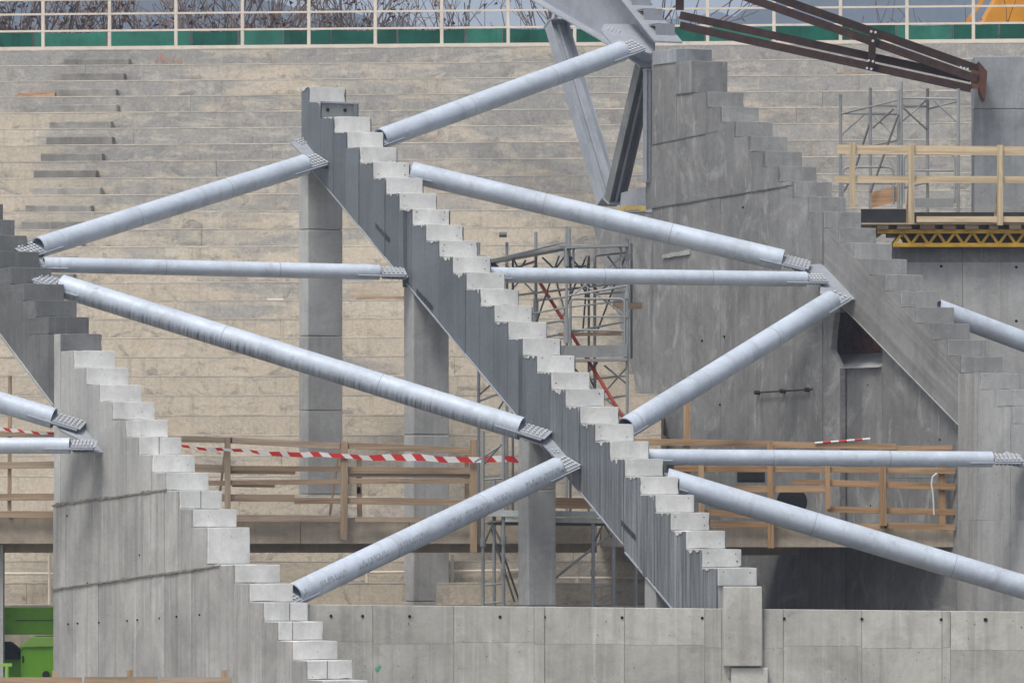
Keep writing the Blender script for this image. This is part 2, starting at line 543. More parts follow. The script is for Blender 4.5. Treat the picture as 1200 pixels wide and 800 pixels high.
M['greenpale'] = plain('faded_green_netting', (0.03, 0.19, 0.14), 0.75, 0, 0.25, 2.0)
M['yellow'] = plain('yellow_formwork_beam', (0.55, 0.33, 0.03), 0.6, 0, 0.25, 6, dirt=(0.22, 0.14, 0.05))
M['orange'] = plain('orange_machine_paint', (0.70, 0.30, 0.02), 0.45, 0, 0.12, 2, dirt=(0.35, 0.16, 0.03))
M['lime'] = plain('lime_green_machine_paint', (0.14, 0.36, 0.02), 0.45, 0, 0.12, 2, dirt=(0.16, 0.22, 0.07), dirtamt=0.4)
M['limepale'] = plain('pale_lime_paint', (0.26, 0.48, 0.09), 0.4, 0, 0.08, 2)
M['rubber'] = plain('black_rubber', (0.02, 0.021, 0.022), 0.75)
M['blackboard'] = plain('black_faced_board', (0.035, 0.036, 0.037), 0.6, 0, 0.3)
M['red'] = plain('red_tape', (0.62, 0.035, 0.03), 0.5, 0, 0.08)
M['white'] = plain('white_tape', (0.78, 0.77, 0.75), 0.5, 0, 0.05)
M['foam'] = plain('yellow_foam_packing', (0.56, 0.43, 0.16), 0.9)
M['marking'] = plain('black_stencil_paint', (0.06, 0.065, 0.07), 0.8)
M['orangepaint'] = plain('orange_spray_paint', (0.50, 0.27, 0.19), 0.8)
M['greenpaint'] = plain('green_spray_paint', (0.12, 0.40, 0.27), 0.8)
M['bark'] = plain('bare_tree_bark', (0.20, 0.16, 0.15), 0.9, 0, 0.3, 3)  # bark lightened in its base colour for the haze in front of it
M['leaf'] = plain('dry_brown_leaves', (0.22, 0.135, 0.11), 0.8, 0, 0.4, 1.5)
M['hill'] = plain('wooded_hillside', (0.045, 0.055, 0.045), 0.95, 0, 0.3, 0.02)
M['ground'] = concrete('site_ground', (0.24, 0.215, 0.18), (0.20, 0.18, 0.15), (0.13, 0.12, 0.10), 0.0, 0.0, 0.4, False, big=0.1)

# ------------------------------------------------------------------ the ground, hills, haze
mb = MB()
mb.add([(-3500, -650, 0), (3500, -650, 0), (3500, 2650, 0), (-3500, 2650, 0)], [[0, 1, 2, 3]])
o = part('ground', mb, M['ground'], None, 'structure')

def hill(pts, Y, depth, name):
    mb = MB()
    vs, fs = [], []
    xs = []
    for k in range(len(pts) - 1):
        (x0, y0), (x1, y1) = pts[k], pts[k + 1]
        n = max(1, int(abs(x1 - x0) / 14))
        for j in range(n):
            t = j / n
            xs.append((x0 + (x1 - x0) * t, y0 + (y1 - y0) * (t * t * (3 - 2 * t))))
    for k, (x, y) in enumerate(xs):
        y += noise.noise(Vector((x * 0.02, Y, 0))) * 3.5 + noise.noise(Vector((x * 0.12, Y, 3))) * 1.0
        t = W(x, y, Y)
        hgt = max(6.0, t.z)
        for r in range(6):
            q = r / 5.0
            vs.append((t.x * (1 - 0.35 * (1 - q)), Y - depth * (1 - q), hgt * q ** 1.3 * (1 + (0.06 * noise.noise(Vector((x * .03, r, 1))) if r < 5 else 0)) - (2 if r == 0 else 0)))
        vs.append((t.x * 1.2, Y + depth * 0.6, -2))
    R_ = 7
    for k in range(len(xs) - 1):
        for r in range(R_ - 1):
            a = k * R_ + r
            fs.append([a, a + R_, a + R_ + 1, a + 1])
    mb.add(vs, fs)
    return part(name, mb, M['hill'], None, 'structure', smooth=True)

hill([(-2600, 30), (-1200, -40), (-400, -25), (60, -8), (250, -12), (330, 4), (366, 16), (392, 9), (425, 17), (452, 30), (470, 22), (500, 46), (620, 80), (760, 70),
      (835, 40), (870, 14), (905, 2), (960, -14), (1060, -26), (1200, -38), (1700, -70), (2600, 0), (3600, 40)], 1700.0, 600.0, 'hills')
hill([(-3600, 40), (-900, 0), (100, 20), (420, 34), (540, 31), (700, 36), (800, 22), (842, 14), (880, 24), (1000, 10), (1900, -10), (3600, 30)], 2300.0, 300.0, 'hills')

mb = MB()
mb.box((-3600, -700, -1), (7200, 0, 0), (0, 3400, 0), (0, 0, 260))
hz = part('haze', mb, [], None, 'stuff')
hm = bpy.data.materials.new('haze_air')
hm.use_nodes = True
hm.node_tree.nodes.clear()
ho = hm.node_tree.nodes.new('ShaderNodeOutputMaterial')
hv = hm.node_tree.nodes.new('ShaderNodeVolumePrincipled')
hv.inputs['Color'].default_value = (0.60, 0.74, 1.0, 1)
hv.inputs['Density'].default_value = 0.0003
hm.node_tree.links.new(hv.outputs[0], ho.inputs['Volume'])
hz.data.materials.append(hm)

# ------------------------------------------------------------------ old terrace
AL = math.radians(6.5)
TU = Vector((math.cos(AL), -math.sin(AL), 0))      # along the rows, to the right
TV = Vector((math.sin(AL), math.cos(AL), 0))       # away from the camera
TP = W(0, 59, 150.0)                               # foot of the top railing
TRISE, TRUN = 0.400, 0.86
def TT(u, v, z):
    return Vector((TP.x, TP.y, 0)) + TU * u + TV * v + Vector((0, 0, z))
def t_u(px, k):
    """place along row k that a pixel column meets"""
    P0 = TT(0, -k * TRUN, 0)
    p = hit(px, 300, P0, TV)
    return (p - P0).dot(TU)
terr = root('old_terrace', 'old weathered tan and grey concrete terrace of broad spectator steps', 'terrace', TT(12, -14, 0))
rt = random.Random(3)
U0, U1 = -3.5, 26.5
NROW = 31
for k in range(NROW):
    U1 = 26.5 if k < 15 else t_u(775, k)
    zt = TP.z - k * TRISE
    v0 = -k * TRUN
    cuts = [U0]
    x = U0 + rt.uniform(3.0, 14)
    while x < U1 - 1.5:
        cuts.append(x); x += rt.uniform(8, 16)
    cuts.append(U1)
    for a, b in zip(cuts[:-1], cuts[1:]):
        mb = MB()
        d = rt.uniform(0, 0.015)
        mb.box(TT(a + 0.0015, v0 - d, zt - TRISE - 0.02), TU * (b - a - 0.003), TV * (TRUN + 0.3 + d), (0, 0, TRISE - 0.008))
        part('step_slab', mb, M['terrace'], terr, bevel=0.004)
        mb = MB()
        mb.box(TT(a + 0.003, v0 - d - 0.004, zt - 0.026), TU * (b - a - 0.006), TV * 0.5, (0, 0, 0.026))
        part('step_nosing', mb, M['nosing'], terr)
    if k < 17:
        # the half-height steps of the aisle
        ua = t_u(82 - 5.3 * k, k); ua += rt.uniform(-.05, .05); ub = ua + rt.uniform(1.3, 1.46)
        h = TRISE * rt.uniform(0.42, 0.52)
        mb = MB()
        mb.box(TT(ua, v0 - 0.38, zt - TRISE - 0.01), TU * (ub - ua), TV * 0.36, (0, 0, h))
        part('aisle_step', mb, M['aisle'], terr, bevel=0.02)
U1 = 26.5
# the walkway on top
mb = MB()
mb.box(TT(U0, 0.25, TP.z - 0.6), TU * (U1 - U0), TV * 9.0, (0, 0, 0.598))
part('walkway_top', mb, M['deck'], terr)
mb = MB()
mb.box(TT(U0, 9.2, -0.5), TU * (U1 - U0), TV * 0.4, (0, 0, TP.z))
part('rear_wall', mb, M['deck'], terr)
# spray marks
mb = MB()
for q in range(8):
    a = t_u(183 + q * 4 + rt.uniform(-1, 1), 0)
    mb.box(TT(a, -0.021, TP.z - 0.36 + rt.uniform(0, .12)), TU * rt.uniform(.015, .04), TV * 0.005, (0, 0, rt.uniform(.08, .16)))
part('spray_mark', mb, M['orangepaint'], terr, 'stuff')

# cream railing
ra = root('cream_railing', 'cream painted tube railing along the top of the old terrace', 'railing', TT(12, 0.05, TP.z))
def rz(y):      # height of a rail from its row at px 0
    return H + (HY - y) / F * 150.0
for px in [50 + 77.9 * k for k in range(-4, 19)]:
    u = t_u(px, 0)
    if u < U0 or u > U1: continue
    mb = MB()
    p = TT(u, 0.06, TP.z - 0.02)
    mb.box(p - TU * 0.036 - TV * 0.036, TU * 0.072, TV * 0.072, (0, 0, 1.36))
    part('post', mb, M['rail'], ra, bevel=0.006)
    mb = MB()
    mb.box(p - TU * 0.08 - TV * 0.06 + Vector((0, 0, .0)), TU * 0.16, TV * 0.12, (0, 0, 0.03))
    part('base_plate', mb, M['rail'], ra)
for y, hh in ((57.5, 0.085), (37, 0.042), (17.3, 0.042), (0.5, 0.045), (-9, 0.05)):
    mb = MB()
    mb.box(TT(U0, 0.02, rz(y) - hh / 2), TU * (U1 - U0), TV * 0.05, (0, 0, hh))
    part('rail', mb, M['rail'], ra)

# green netting fence behind it
gf = root('green_netting_fence', 'green shade netting fence behind the cream railing', 'fence', TT(12, 1.9, TP.z))
u = U0
rg = random.Random(11)
while u < U1 - 0.3:
    wd = rg.uniform(0.7, 2.0)
    pts_t, n = [], 8
    ph = rg.uniform(0, 6)
    top = TP.z + 0.555 + rg.uniform(-0.03, 0.01)
    mb = MB()
    vs, fs = [], []
    for j in range(n + 1):
        t = j / n
        vv = 1.9 + 0.04 * math.sin(ph + t * 7) + rg.uniform(-.012, .012)
        sag = -0.03 * math.sin(math.pi * t)
        for w_ in (0, 1):
            vs.append(TT(u + wd * t, vv + 0.008 * w_, TP.z - 0.002)); vs.append(TT(u + wd * t, vv + 0.008 * w_, top + sag))
    for j in range(n):
        a = j * 4
        fs += [[a, a + 4, a + 5, a + 1], [a + 2, a + 3, a + 7, a + 6], [a + 1, a + 5, a + 7, a + 3]]
    mb.add(vs, fs)
    part('netting_panel', mb, M['greenpale'] if rg.random() < 0.3 else M['green'], gf)
    mb = MB()
    mb.tube(TT(u + wd + .02, 1.93, TP.z - 0.002), TT(u + wd + .02, 1.93, TP.z + 0.585), 0.02, 6)
    part('fence_post', mb, M['scafdark'], gf)
    u += wd + 0.045

# ------------------------------------------------------------------ trees behind the terrace
def make_tree(seed, dense):
    r = random.Random(seed)
    wood_, twig, leaf = MB(), MB(), MB()
    tips = []
    def grow(p, d, L, rad, lev):
        n = 3 if lev < 3 else 2
        for s_ in range(n):
            q = p + d * (L / n)
            (wood_ if lev < 3 else twig).tube(p, q, rad * (1 - 0.25 * s_ / n), 6 if lev < 2 else 4 if lev < 3 else 3, rad * (1 - 0.25 * (s_ + 1) / n), cap=False)
            p = q
            d = (d + Vector((r.uniform(-.18, .18), r.uniform(-.18, .18), r.uniform(-.05, .14)))).normalized()
            if lev >= 3:
                tips.append((p, d))
        if lev >= 5 or L < 0.3:
            return
        kids = (4, 4, 4, 4, 3)[lev] if dense else (3, 3, 3, 3, 2)[lev]
        for _ in range(kids):
            a = r.uniform(0, 2 * math.pi)
            tilt = r.uniform(0.25, 0.75)
            u_ = d.orthogonal().normalized(); w_ = d.cross(u_)
            nd = (d * math.cos(tilt) + (u_ * math.cos(a) + w_ * math.sin(a)) * math.sin(tilt))
            nd.z += 0.16
            grow(p - d * r.uniform(0, L * 0.35), nd.normalized(), L * r.uniform(0.52, 0.78), rad * 0.56, lev + 1)
    grow(Vector((0, 0, -0.2)), Vector((0, 0, 1)), 6.5, 0.24 if dense else 0.15, 0)
    nl = 4200 if dense else 90
    for _ in range(nl):
        p, d = r.choice(tips)
        p = p + Vector((r.uniform(-.12, .12), r.uniform(-.12, .12), r.uniform(-.15, .05)))
        s_ = r.uniform(0.03, 0.065)
        u_ = Vector((r.uniform(-1, 1), r.uniform(-1, 1), r.uniform(-1, 1))).normalized()
        w_ = u_.orthogonal().normalized()
        e = u_.cross(w_)
        leaf.add([p, p + u_ * s_ + e * s_ * .25, p + w_ * s_ * 1.7, p - u_ * s_ + e * s_ * .25], [[0, 1, 2], [0, 2, 3]])
    zt = max(v.z for v in twig.v)
    return wood_, twig, leaf, zt

protos = []
for seed, dense in ((5, True), (12, True), (23, True), (31, False), (44, False)):
    w_, t_, l_, zt = make_tree(seed, dense)
    mw, mt, ml = w_.mesh('trunk', smooth=True), t_.mesh('twigs'), l_.mesh('dry_leaves')
    mw.materials.append(M['bark']); mt.materials.append(M['bark']); ml.materials.append(M['leaf'])
    protos.append((mw, mt, ml, zt))
def tree(px, Y, top, pi, rotz, label, group, cat='tree'):
    mw, mt, ml, zt = protos[pi]
    s_ = top / zt
    rt_ = root('bare_tree', label, cat, Vector(((px - 600) / F * Y, Y, 0)), group)
    rt_.rotation_euler = (0, 0, rotz)
    rt_.scale = (s_, s_, s_)
    for nm, me in (('trunk', mw), ('crown', mt), ('leaves', ml)):
        o = bpy.data.objects.new(nm, me)
        COL.objects.link(o)
        o.parent = rt_
    return rt_
r5 = random.Random(5)
k = 0
for px in (-70, -10, 38, 92, 140, 196, 240, 292, 330):
    tree(px + r5.uniform(-8, 8), r5.uniform(164, 172), r5.uniform(18.2, 19.4), k % 3, r5.uniform(0, 6),
         'leafless tree with clinging dry brown leaves in the dense row behind the railing', 'brown leaved trees behind the railing')
    k += 1
for px, Y, t_, pi in ((455, 168, 19.0, 3), (512, 166, 18.4, 4), (585, 170, 19.0, 3), (645, 167, 18.8, 4), (822, 170, 18.2, 3), (1108, 170, 18.0, 4)):
    tree(px, Y, t_, pi, r5.uniform(0, 6), 'sparse bare tree with few leaves against the pale sky', 'sparse bare trees behind the railing')

# orange machine beyond the fence
om = root('orange_machine', 'orange construction machine with slanted end beyond the green fence', 'machine', W(1230, HY, 166.0) * 1 + Vector((0, 0, -4.0)))
Yo = 166.0
mb = MB(); mb.prism([W(1150, 28, Yo), W(1168, -6, Yo), W(1300, -6, Yo), W(1300, 28, Yo)], (0, 2.2, 0)); part('body', mb, M['orange'], om, bevel=0.04)
mb = MB(); mb.bar(W(1128, 34, Yo + .6), W(1158, -10, Yo + .6), 0.10, 0.10, (0, 1, 0)); part('stay_bar', mb, M['orange'], om)
mb = MB(); mb.prism([W(1148, 40, Yo), W(1150, 29.5, Yo), W(1302, 29.5, Yo), W(1302, 40, Yo)], (0, 2.3, 0)); part('chassis', mb, M['orange'], om)
for xx in (1170, 1280):
    mb = MB(); mb.box(W(xx, 41, Yo), (0.5, 0, 0), (0, 2.0, 0), (0, 0, -(W(xx, 41, Yo).z - 0.0))); part('support_leg', mb, M['rubber'], om)

# ------------------------------------------------------------------ rakers
tslope = (DH * RC.run + Vector((0, 0, -RISE))).normalized()
NB = NR.cross(tslope).normalized()                 # normal of the sloping bracing plane
if NB.z < 0: NB = -NB

PROUD = 0.028
RJ = random.Random(77)
def step_block(rk, i, mat, parent, back=0.25, h=RISE, dz=0.0, w=None, o=0.0, name='step_block', bevel=0.007):
    """block whose front stands at the nose of step i"""
    a = i * rk.run
    mb = MB()
    w = w or rk.w
    z0, z1 = rk.z_of(i) - h + 0.004 + dz, rk.z_of(i) + dz
    o0 = o + RJ.uniform(0, .010); o1 = o + w + RJ.uniform(-.004, .012)
    tl, tr_ = RJ.uniform(-.008, 0), RJ.uniform(-.008, 0)
    def j(n): return n + (RJ.uniform(-.004, .004) if RJ.random() > .16 else RJ.uniform(0, .02))
    out = []
    for t in (0, .12, .3, .5, .7, .88): out.append((o0 + (o1 - o0) * t, z1 + tl + (tr_ - tl) * t - abs(j(0.0))))
    for t in (0, .2, .5, .8): out.append((o1 - abs(j(0.0)), z1 + tr_ - (z1 - z0) * t - (.006 if t == 0 else 0)))
    for t in (0, .12, .35, .6, .85): out.append((o1 - (o1 - o0) * t, z0 + j(0.0)))
    for t in (0, .25, .6, .85): out.append((o0 + abs(j(0.0)), z0 + (z1 - z0) * t))
    tw = RJ.uniform(-.008, .008)
    mb.prism([rk.pt(a + PROUD + tw * (q[0] - o - w / 2) / w, q[1], q[0]) for q in out], -DH * (rk.run + back + PROUD))
    return part(name, mb, mat, parent, bevel=bevel)

# --- centre raker: steel cheeks with concrete step blocks
C0 = RC.pt(27 * RC.run, 0, RC.w / 2)
cr = root('steel_raker', 'stepped raking beam with grey steel flank and white concrete step blocks', 'raker beam', Vector((C0.x, C0.y, 0)))
DEP = 1.47
def c_bot(a):
    return RC.P.z - a / RC.run * RISE - DEP
rc_ = random.Random(21)
for i in range(-2, 29):
    if i == -1: continue
    if i > 27: continue
    step_block(RC, i, M['step'], cr, back=0.5 if i > -2 else -0.27, w=RC.w - 0.03, o=0.014)
for i in range(-2, 28):
    a0, a1 = (i - 1) * RC.run, i * RC.run
    if i == -2: a0 = a1 - 0.30
    off = -0.004 - rc_.choice((0, 0, 0.006, 0.012))
    zt = RC.z_of(i) - 0.018
    b0, b1 = c_bot(a0), c_bot(a1)
    if i >= 22: b0 -= 0.10; b1 -= 0.10
    mb = MB()
    g = 0.004
    mb.prism([RC.pt(a0 + g, zt, off), RC.pt(a1 - g, zt, off), RC.pt(a1 - g, b1, off), RC.pt(a0 + g, b0, off)], NR * 0.018)
    part('side_plate', mb, M['steel'], cr)
    mb = MB()
    mb.prism([RC.pt(a0, zt - .02, RC.w), RC.pt(a1, zt - .02, RC.w), RC.pt(a1, b1, RC.w), RC.pt(a0, b0, RC.w)], NR * 0.015)
    part('far_side_plate', mb, M['steel'], cr)
# concrete core
mb = MB()
pts = []
for i in range(-2, 28):
    pts += [RC.pt((i - 1) * RC.run if i > -2 else i * RC.run - .3, RC.z_of(i) - 0.06, 0.03), RC.pt(i * RC.run - .012, RC.z_of(i) - 0.06, 0.03)]
aE, aS = 27 * RC.run - .012, -2 * RC.run - .3
pts += [RC.pt(aE, c_bot(aE) + .02, 0.03), RC.pt(aS, c_bot(aS) + .02, 0.03)]
mb.prism(pts, NR * (RC.w - 0.06))
part('core', mb, M['pale'], cr)
# bottom flange in two lengths
for (i0, i1, dd) in ((-2.5, 21.0, 0.0), (21.1, 27.6, -0.10)):
    a0, a1 = i0 * RC.run, i1 * RC.run
    mb = MB()
    mb.prism([RC.pt(a0, c_bot(a0) + dd, -0.03), RC.pt(a1, c_bot(a1) + dd, -0.03), RC.pt(a1, c_bot(a1) - .022 + dd, -0.03), RC.pt(a0, c_bot(a0) - .022 + dd, -0.03)], NR * (RC.w + 0.06))
    part('bottom_flange', mb, M['plate'], cr)
# splice stiffeners on the flank
for px in (476, 611, 757):
    a = RC.a_of(px)
    mb = MB()
    i = math.ceil(a / RC.run)
    mb.box(RC.pt(a, c_bot(a) - 0.10, -0.075), NR * 0.07, DH * 0.025, Vector((0, 0, RC.z_of(i) - 0.03 - c_bot(a) + 0.10)))
    part('stiffener', mb, M['steel'], cr)
# open steel step at the top
mb = MB(); mb.box(RC.pt(-1 * RC.run, RC.z_of(-1) - RISE, 0.02), NR * (RC.w - 0.1), -DH * 0.03, Vector((0, 0, RISE - 0.02))); ep = part('end_plate', mb, M['darksteel'], cr)
mb = MB(); mb.box(RC.pt(-1 * RC.run + .03, RC.z_of(-1) - 0.035, 0.0), NR * (RC.w), -DH * 0.2, Vector((0, 0, 0.03))); part('top_flange', mb, M['plate'], cr)
mb = MB(); mb.box(RC.pt(-1 * RC.run + .03, RC.z_of(-1) - RISE, RC.w - 0.10), NR * 0.08, -DH * 0.4, Vector((0, 0, RISE - 0.04))); part('end_stiffener', mb, M['darksteel'], cr)
for o_ in (0.14, 0.50):
    mb = MB(); c = RC.pt(-1 * RC.run, RC.z_of(-1) - 0.16, o_); mb.tube(c - DH * 0.01, c + DH * 0.015, 0.035, 10); part('bolt_hole', mb, M['hole'], ep)
# anchors on the block fronts
mb = MB()
for i in range(3, 28):
    for o_ in (0.10, RC.w - 0.12):
        for dz in (0.07, 0.22):
            if rc_.random() < 0.42:
                c = RC.pt(i * RC.run + PROUD, RC.z_of(i) - dz + rc_.uniform(-.02, .02), o_ + rc_.uniform(-.03, .03))
                mb.tube(c - DH * 0.01, c + DH * 0.004, rc_.uniform(.007, .014), 6)
part('anchor_bolts', mb, M['dark'], cr, 'stuff')
# cement smears where blocks meet the flank, stencil marks
mb = MB()
for i in range(-2, 28):
    for q in range(4):
        a = i * RC.run - rc_.random() ** 1.6 * RC.run * 0.9
        hh = rc_.uniform(0.008, 0.045) * (1.9 if rc_.random() < .2 else 1)
        ww = rc_.uniform(0.05, 0.20)
        z1 = RC.z_of(i) - 0.012
        a = max(a, (i - 1) * RC.run + 0.01); ww = min(ww, i * RC.run - a)
        mb.prism([RC.pt(a, z1, -0.020), RC.pt(a + ww, z1, -0.020), RC.pt(a + ww * .7, z1 - hh, -0.020), RC.pt(a + ww * .4, z1 - hh * 1.1, -0.020)], NR * 0.006)
part('cement_smears', mb, M['step'], cr, 'stuff')
mb = MB()
for (px, py, n) in ((440, 268, 8), (488, 345, 9), (728, 616, 8)):
    for q in range(n):
        p0 = RC.at(px + q * 2.1, py + q * 2.3, -0.021)
        mb.prism([p0, p0 + DH * 0.05, p0 + DH * 0.05 + Vector((0, 0, 0.10 * rc_.uniform(.6, 1))), p0 + Vector((0, 0, 0.11))], NR * 0.004)
part('stencil_marks', mb, M['marking'], cr, 'stuff')

# columns under the centre raker
cols = [(350, 400, 'tall concrete column under the top end of the steel raker', 190),
        (473, 526, 'concrete column behind the timber guardrail under the steel raker splice', 350),
        (607, 649, 'concrete column in front of the walkway deck under the steel raker', 545),
        (755, 797, 'short concrete column under the low end of the steel raker', 665)]
for (x0, x1, lab, yt) in cols:
    a0 = RC.a_of(x0)
    dpt = 0.40
    wdt = RC.w - 0.04 if x0 < 600 else RC.w - 0.22
    a1 = a0 + dpt
    mb = MB()
    ztop0, ztop1 = c_bot(a0) - 0.034 - (0.1 if x0 > 740 else 0), c_bot(a1) - 0.034 - (0.1 if x0 > 740 else 0)
    rt_ = root('concrete_column', lab, 'column', RC.pt((a0 + a1) / 2, 0, 0.3), 'columns under the steel raker')
    zj = [0]
    z_ = 1.3
    while z_ < min(ztop0, ztop1) - 0.6:
        zj.append(z_); z_ += rc_.uniform(1.2, 2.1)
    zj.append(None)
    for q in range(len(zj) - 1):
        mb = MB()
        zb = zj[q]
        t0, t1 = (zj[q + 1] - .006, zj[q + 1] - .006) if zj[q + 1] else (ztop0, ztop1)
        mb.prism([RC.pt(a0, zb, 0.0), RC.pt(a1, zb, 0.0), RC.pt(a1, t1, 0.0), RC.pt(a0, t0, 0.0)], NR * wdt)
        part('column_lift', mb, M['column'], rt_, bevel=0.02)

# --- left raker: concrete beam on a tall formed wall
L0 = RL.pt(10 * RL.run, 0, RL.w / 2)
lr = root('concrete_raker', 'stepped concrete raker, dark above and pale below, on a tall formed wall', 'raker wall', Vector((L0.x, L0.y, 0)))
rl = random.Random(33)
aW = RL.a_of(63)
l1 = RL.line((63, 592), (250, 566))
l2 = RL.line((63, 690), (262, 662))
lb = RL.line((0, 390), (63, 474))
for i in range(-9, 23):
    if i == 11: continue
    m_ = M['weathered'] if i < 0 else M['step']
    if i in (9, 11): m_ = M['step']
    h = RISE if i != 10 else 2 * RISE
    step_block(RL, i, m_, lr, back=0.3, h=h, w=RL.w * (1.0 if i < 11 else rl.uniform(.99, 1.03)), o=-0.006 if i < 0 else 0.010, bevel=0.008)
    if i in (5, 8, 14, 15, 17, 20):
        # thin repair joint across the block front
        mb = MB(); c = RL.pt(i * RL.run + PROUD + .0005, RL.z_of(i) - RISE + .012, rl.uniform(.2, .5)); mb.box(c, NR * 0.012, DH * 0.003, Vector((0, 0, RISE - .02))); part('joint', mb, M['weathered'], lr)
def clipband(a, top, hi, lo):
    return min(top, hi(a)), min(top, lo(a))
zero = lambda a: 0.0
inf = lambda a: 99.0
for i in range(-9, 23):
    a0, a1 = (i - 1) * RL.run, i * RL.run
    top = RL.z_of(i if i != 11 else 12) - 0.006
    segs = [(a0, a1)] if not (a0 < aW < a1) else [(a0, aW), (aW, a1)]
    for (s0, s1) in segs:
        mid = (s0 + s1) / 2
        if mid < aW:
            mb = MB()
            mb.prism([RL.pt(s0, top, 0.0), RL.pt(s1, top, 0.0), RL.pt(s1, lb(s1), 0.0), RL.pt(s0, lb(s0), 0.0)], NR * (RL.w))
            part('beam_length', mb, M['weathered'], lr)
        else:
            for b, (hi, lo) in enumerate(((inf, l1), (l1, l2), (l2, zero))):
                T0, B0 = clipband(s0, top, hi, lo)
                T1, B1 = clipband(s1, top, hi, lo)
                if max(T0 - B0, T1 - B1) < 0.03: continue
                off = (0.006, -0.014, -0.004)[b] - rl.choice((0, 0.0, 0.004, 0.009))
                g = rl.choice((0.0, 0.0, 0.0, 0.007))
                mb = MB()
                e = 0.006
                mb.prism([RL.pt(s0 + g, T0 - e, off), RL.pt(s1 - g, T1 - e, off), RL.pt(s1 - g, min(B1, T1 - e), off), RL.pt(s0 + g, min(B0, T0 - e), off)], NR * (RL.w - 0.02))
                mt = M['flank']
                if b == 0: mt = M['flankpale']
                part('wall_panel', mb, mt, lr)
                if i > 14: pass
# ragged pour joints
for ln, x0_, x1_ in ((l1, 63, 196), (l2, 63, 258)):
    aa, ab = RL.a_of(x0_), RL.a_of(x1_)
    n = 46
    up_, dn_ = [], []
    for q in range(n + 1):
        a = aa + (ab - aa) * q / n
        h1 = rl.uniform(.004, .016) + (.025 if rl.random() < .15 else 0)
        up_.append(RL.pt(a, ln(a) + h1, -.034)); dn_.append(RL.pt(a, ln(a) - rl.uniform(.006, .03), -.034))
    mb = MB(); mb.prism(up_ + dn_[::-1], NR * .03); part('pour_joint', mb, M['joint'], lr)
# soffit lip of the upper beam
mb = MB()
a0, a1 = RL.a_of(-40), aW
mb.prism([RL.pt(a0, lb(a0), -0.02), RL.pt(a1, lb(a1), -0.02), RL.pt(a1, lb(a1) - .05, -0.02), RL.pt(a0, lb(a0) - .05, -0.02)], NR * (RL.w))
part('soffit_lip', mb, M['column'], lr)
# tie holes
mb = MB()
for px, py in ((79, 731), (90, 730), (115, 729), (148, 727), (160, 726), (186, 724), (206, 722), (233, 720), (78, 604), (102, 683), (163, 650)):
    p = RL.at(px, py, -0.028); mb.tube(p, p + NR * 0.03, 0.016, 8)
part('tie_holes', mb, M['hole'], lr, 'stuff')

# --- right raker: concrete beam with a massive wall at its upper end
R0 = RR.pt(-6 * RR.run, 0, RR.w / 2)
rr_root = root('concrete_raker', 'grey concrete raker with stepped top on a massive streaked wall', 'raker wall', Vector((R0.x, R0.y, 0)))
rr = random.Random(44)
jt = -14
for i in range(jt, 11):
    step_block(RR, i, M['greystep'] if i < 4 else M['column'], rr_root, back=0.3, o=0.006, bevel=0.007)
mb = MB()
a_ = (jt - 1) * RR.run
mb.box(RR.pt(a_ + PROUD, RR.z_of(jt) + .003, -0.045), NR * RR.w, -DH * 0.66, Vector((0, 0, 0.62))); part('step_block', mb, M['grey'], rr_root, bevel=0.012)
mb = MB()
mb.box(RR.pt(a_ - 0.62 + PROUD, RR.z_of(jt) + .626, -0.045), NR * RR.w, -DH * 0.95, Vector((0, 0, 0.27))); part('step_block', mb, M['blue'], rr_root, bevel=0.012)
aL, aM, aN, aP = RR.a_of(765), RR.a_of(965), RR.a_of(985), RR.a_of(1125)
r1 = RR.line((765, 170), (865, 149))
r2 = RR.line((765, 244), (965, 211))
r3 = RR.line((765, 368), (985, 326))
rb = RR.line((988, 359), (1125, 499))
dg = RR.line((693, 267), (762, 513))
def rtop(a):
    # height of the stepped top over the flank
    i = math.ceil(a / RR.run - 1e-6)
    if i >= jt: return RR.z_of(i)
    if a > a_ - 0.62: return RR.z_of(jt) + .62
    return RR.z_of(jt) + .896
cuts = sorted(set([aL, aM] + [i * RR.run for i in range(-30, 11) if aL < i * RR.run < aM] + [a_ - 0.62, a_]))
wall_cuts = [aL]
for c in cuts[1:]:
    if c - wall_cuts[-1] > 0.25: wall_cuts.append(c)
wall_cuts[-1] = aM
holes = []
for a0, a1 in zip(wall_cuts[:-1], wall_cuts[1:]):
    top = min(rtop((a0 + a1) / 2), rtop(a0 + 0.02) if a0 + .02 > aL else 99, rtop(a1 - .02)) - 0.006
    for b, (hi, lo) in enumerate(((inf, r1), (r1, r2), (r2, zero))):
        T0, B0 = clipband(a0, top, hi, lo)
        T1, B1 = clipband(a1, top, hi, lo)
        if max(T0 - B0, T1 - B1) < 0.03: continue
        off = (-0.016, -0.03, -0.02)[b] - rr.choice((0, 0.0, 0.003, 0.008))
        mb = MB(); e = 0.005
        mb.prism([RR.pt(a0, T0 - e, off), RR.pt(a1, T1 - e, off), RR.pt(a1, min(B1, T1 - e), off), RR.pt(a0, min(B0, T0 - e), off)], NR * (RR.w - .02 if a1 < aM - 1.7 else 0.12))
        part('wall_panel', mb, M['grey'], rr_root)
for ln, x0_, x1_ in ((r1, 766, 842), (r2, 766, 925)):
    aa, ab = RR.a_of(x0_), RR.a_of(x1_)
    n = 40
    up_, dn_ = [], []
    for q in range(n + 1):
        a = aa + (ab - aa) * q / n
        up_.append(RR.pt(a, ln(a) + rr.uniform(.003, .012), -.042)); dn_.append(RR.pt(a, ln(a) - rr.uniform(.004, .018), -.042))
    mb = MB(); mb.prism(up_ + dn_[::-1], NR * .03); part('pour_joint', mb, M['weathered'], rr_root)
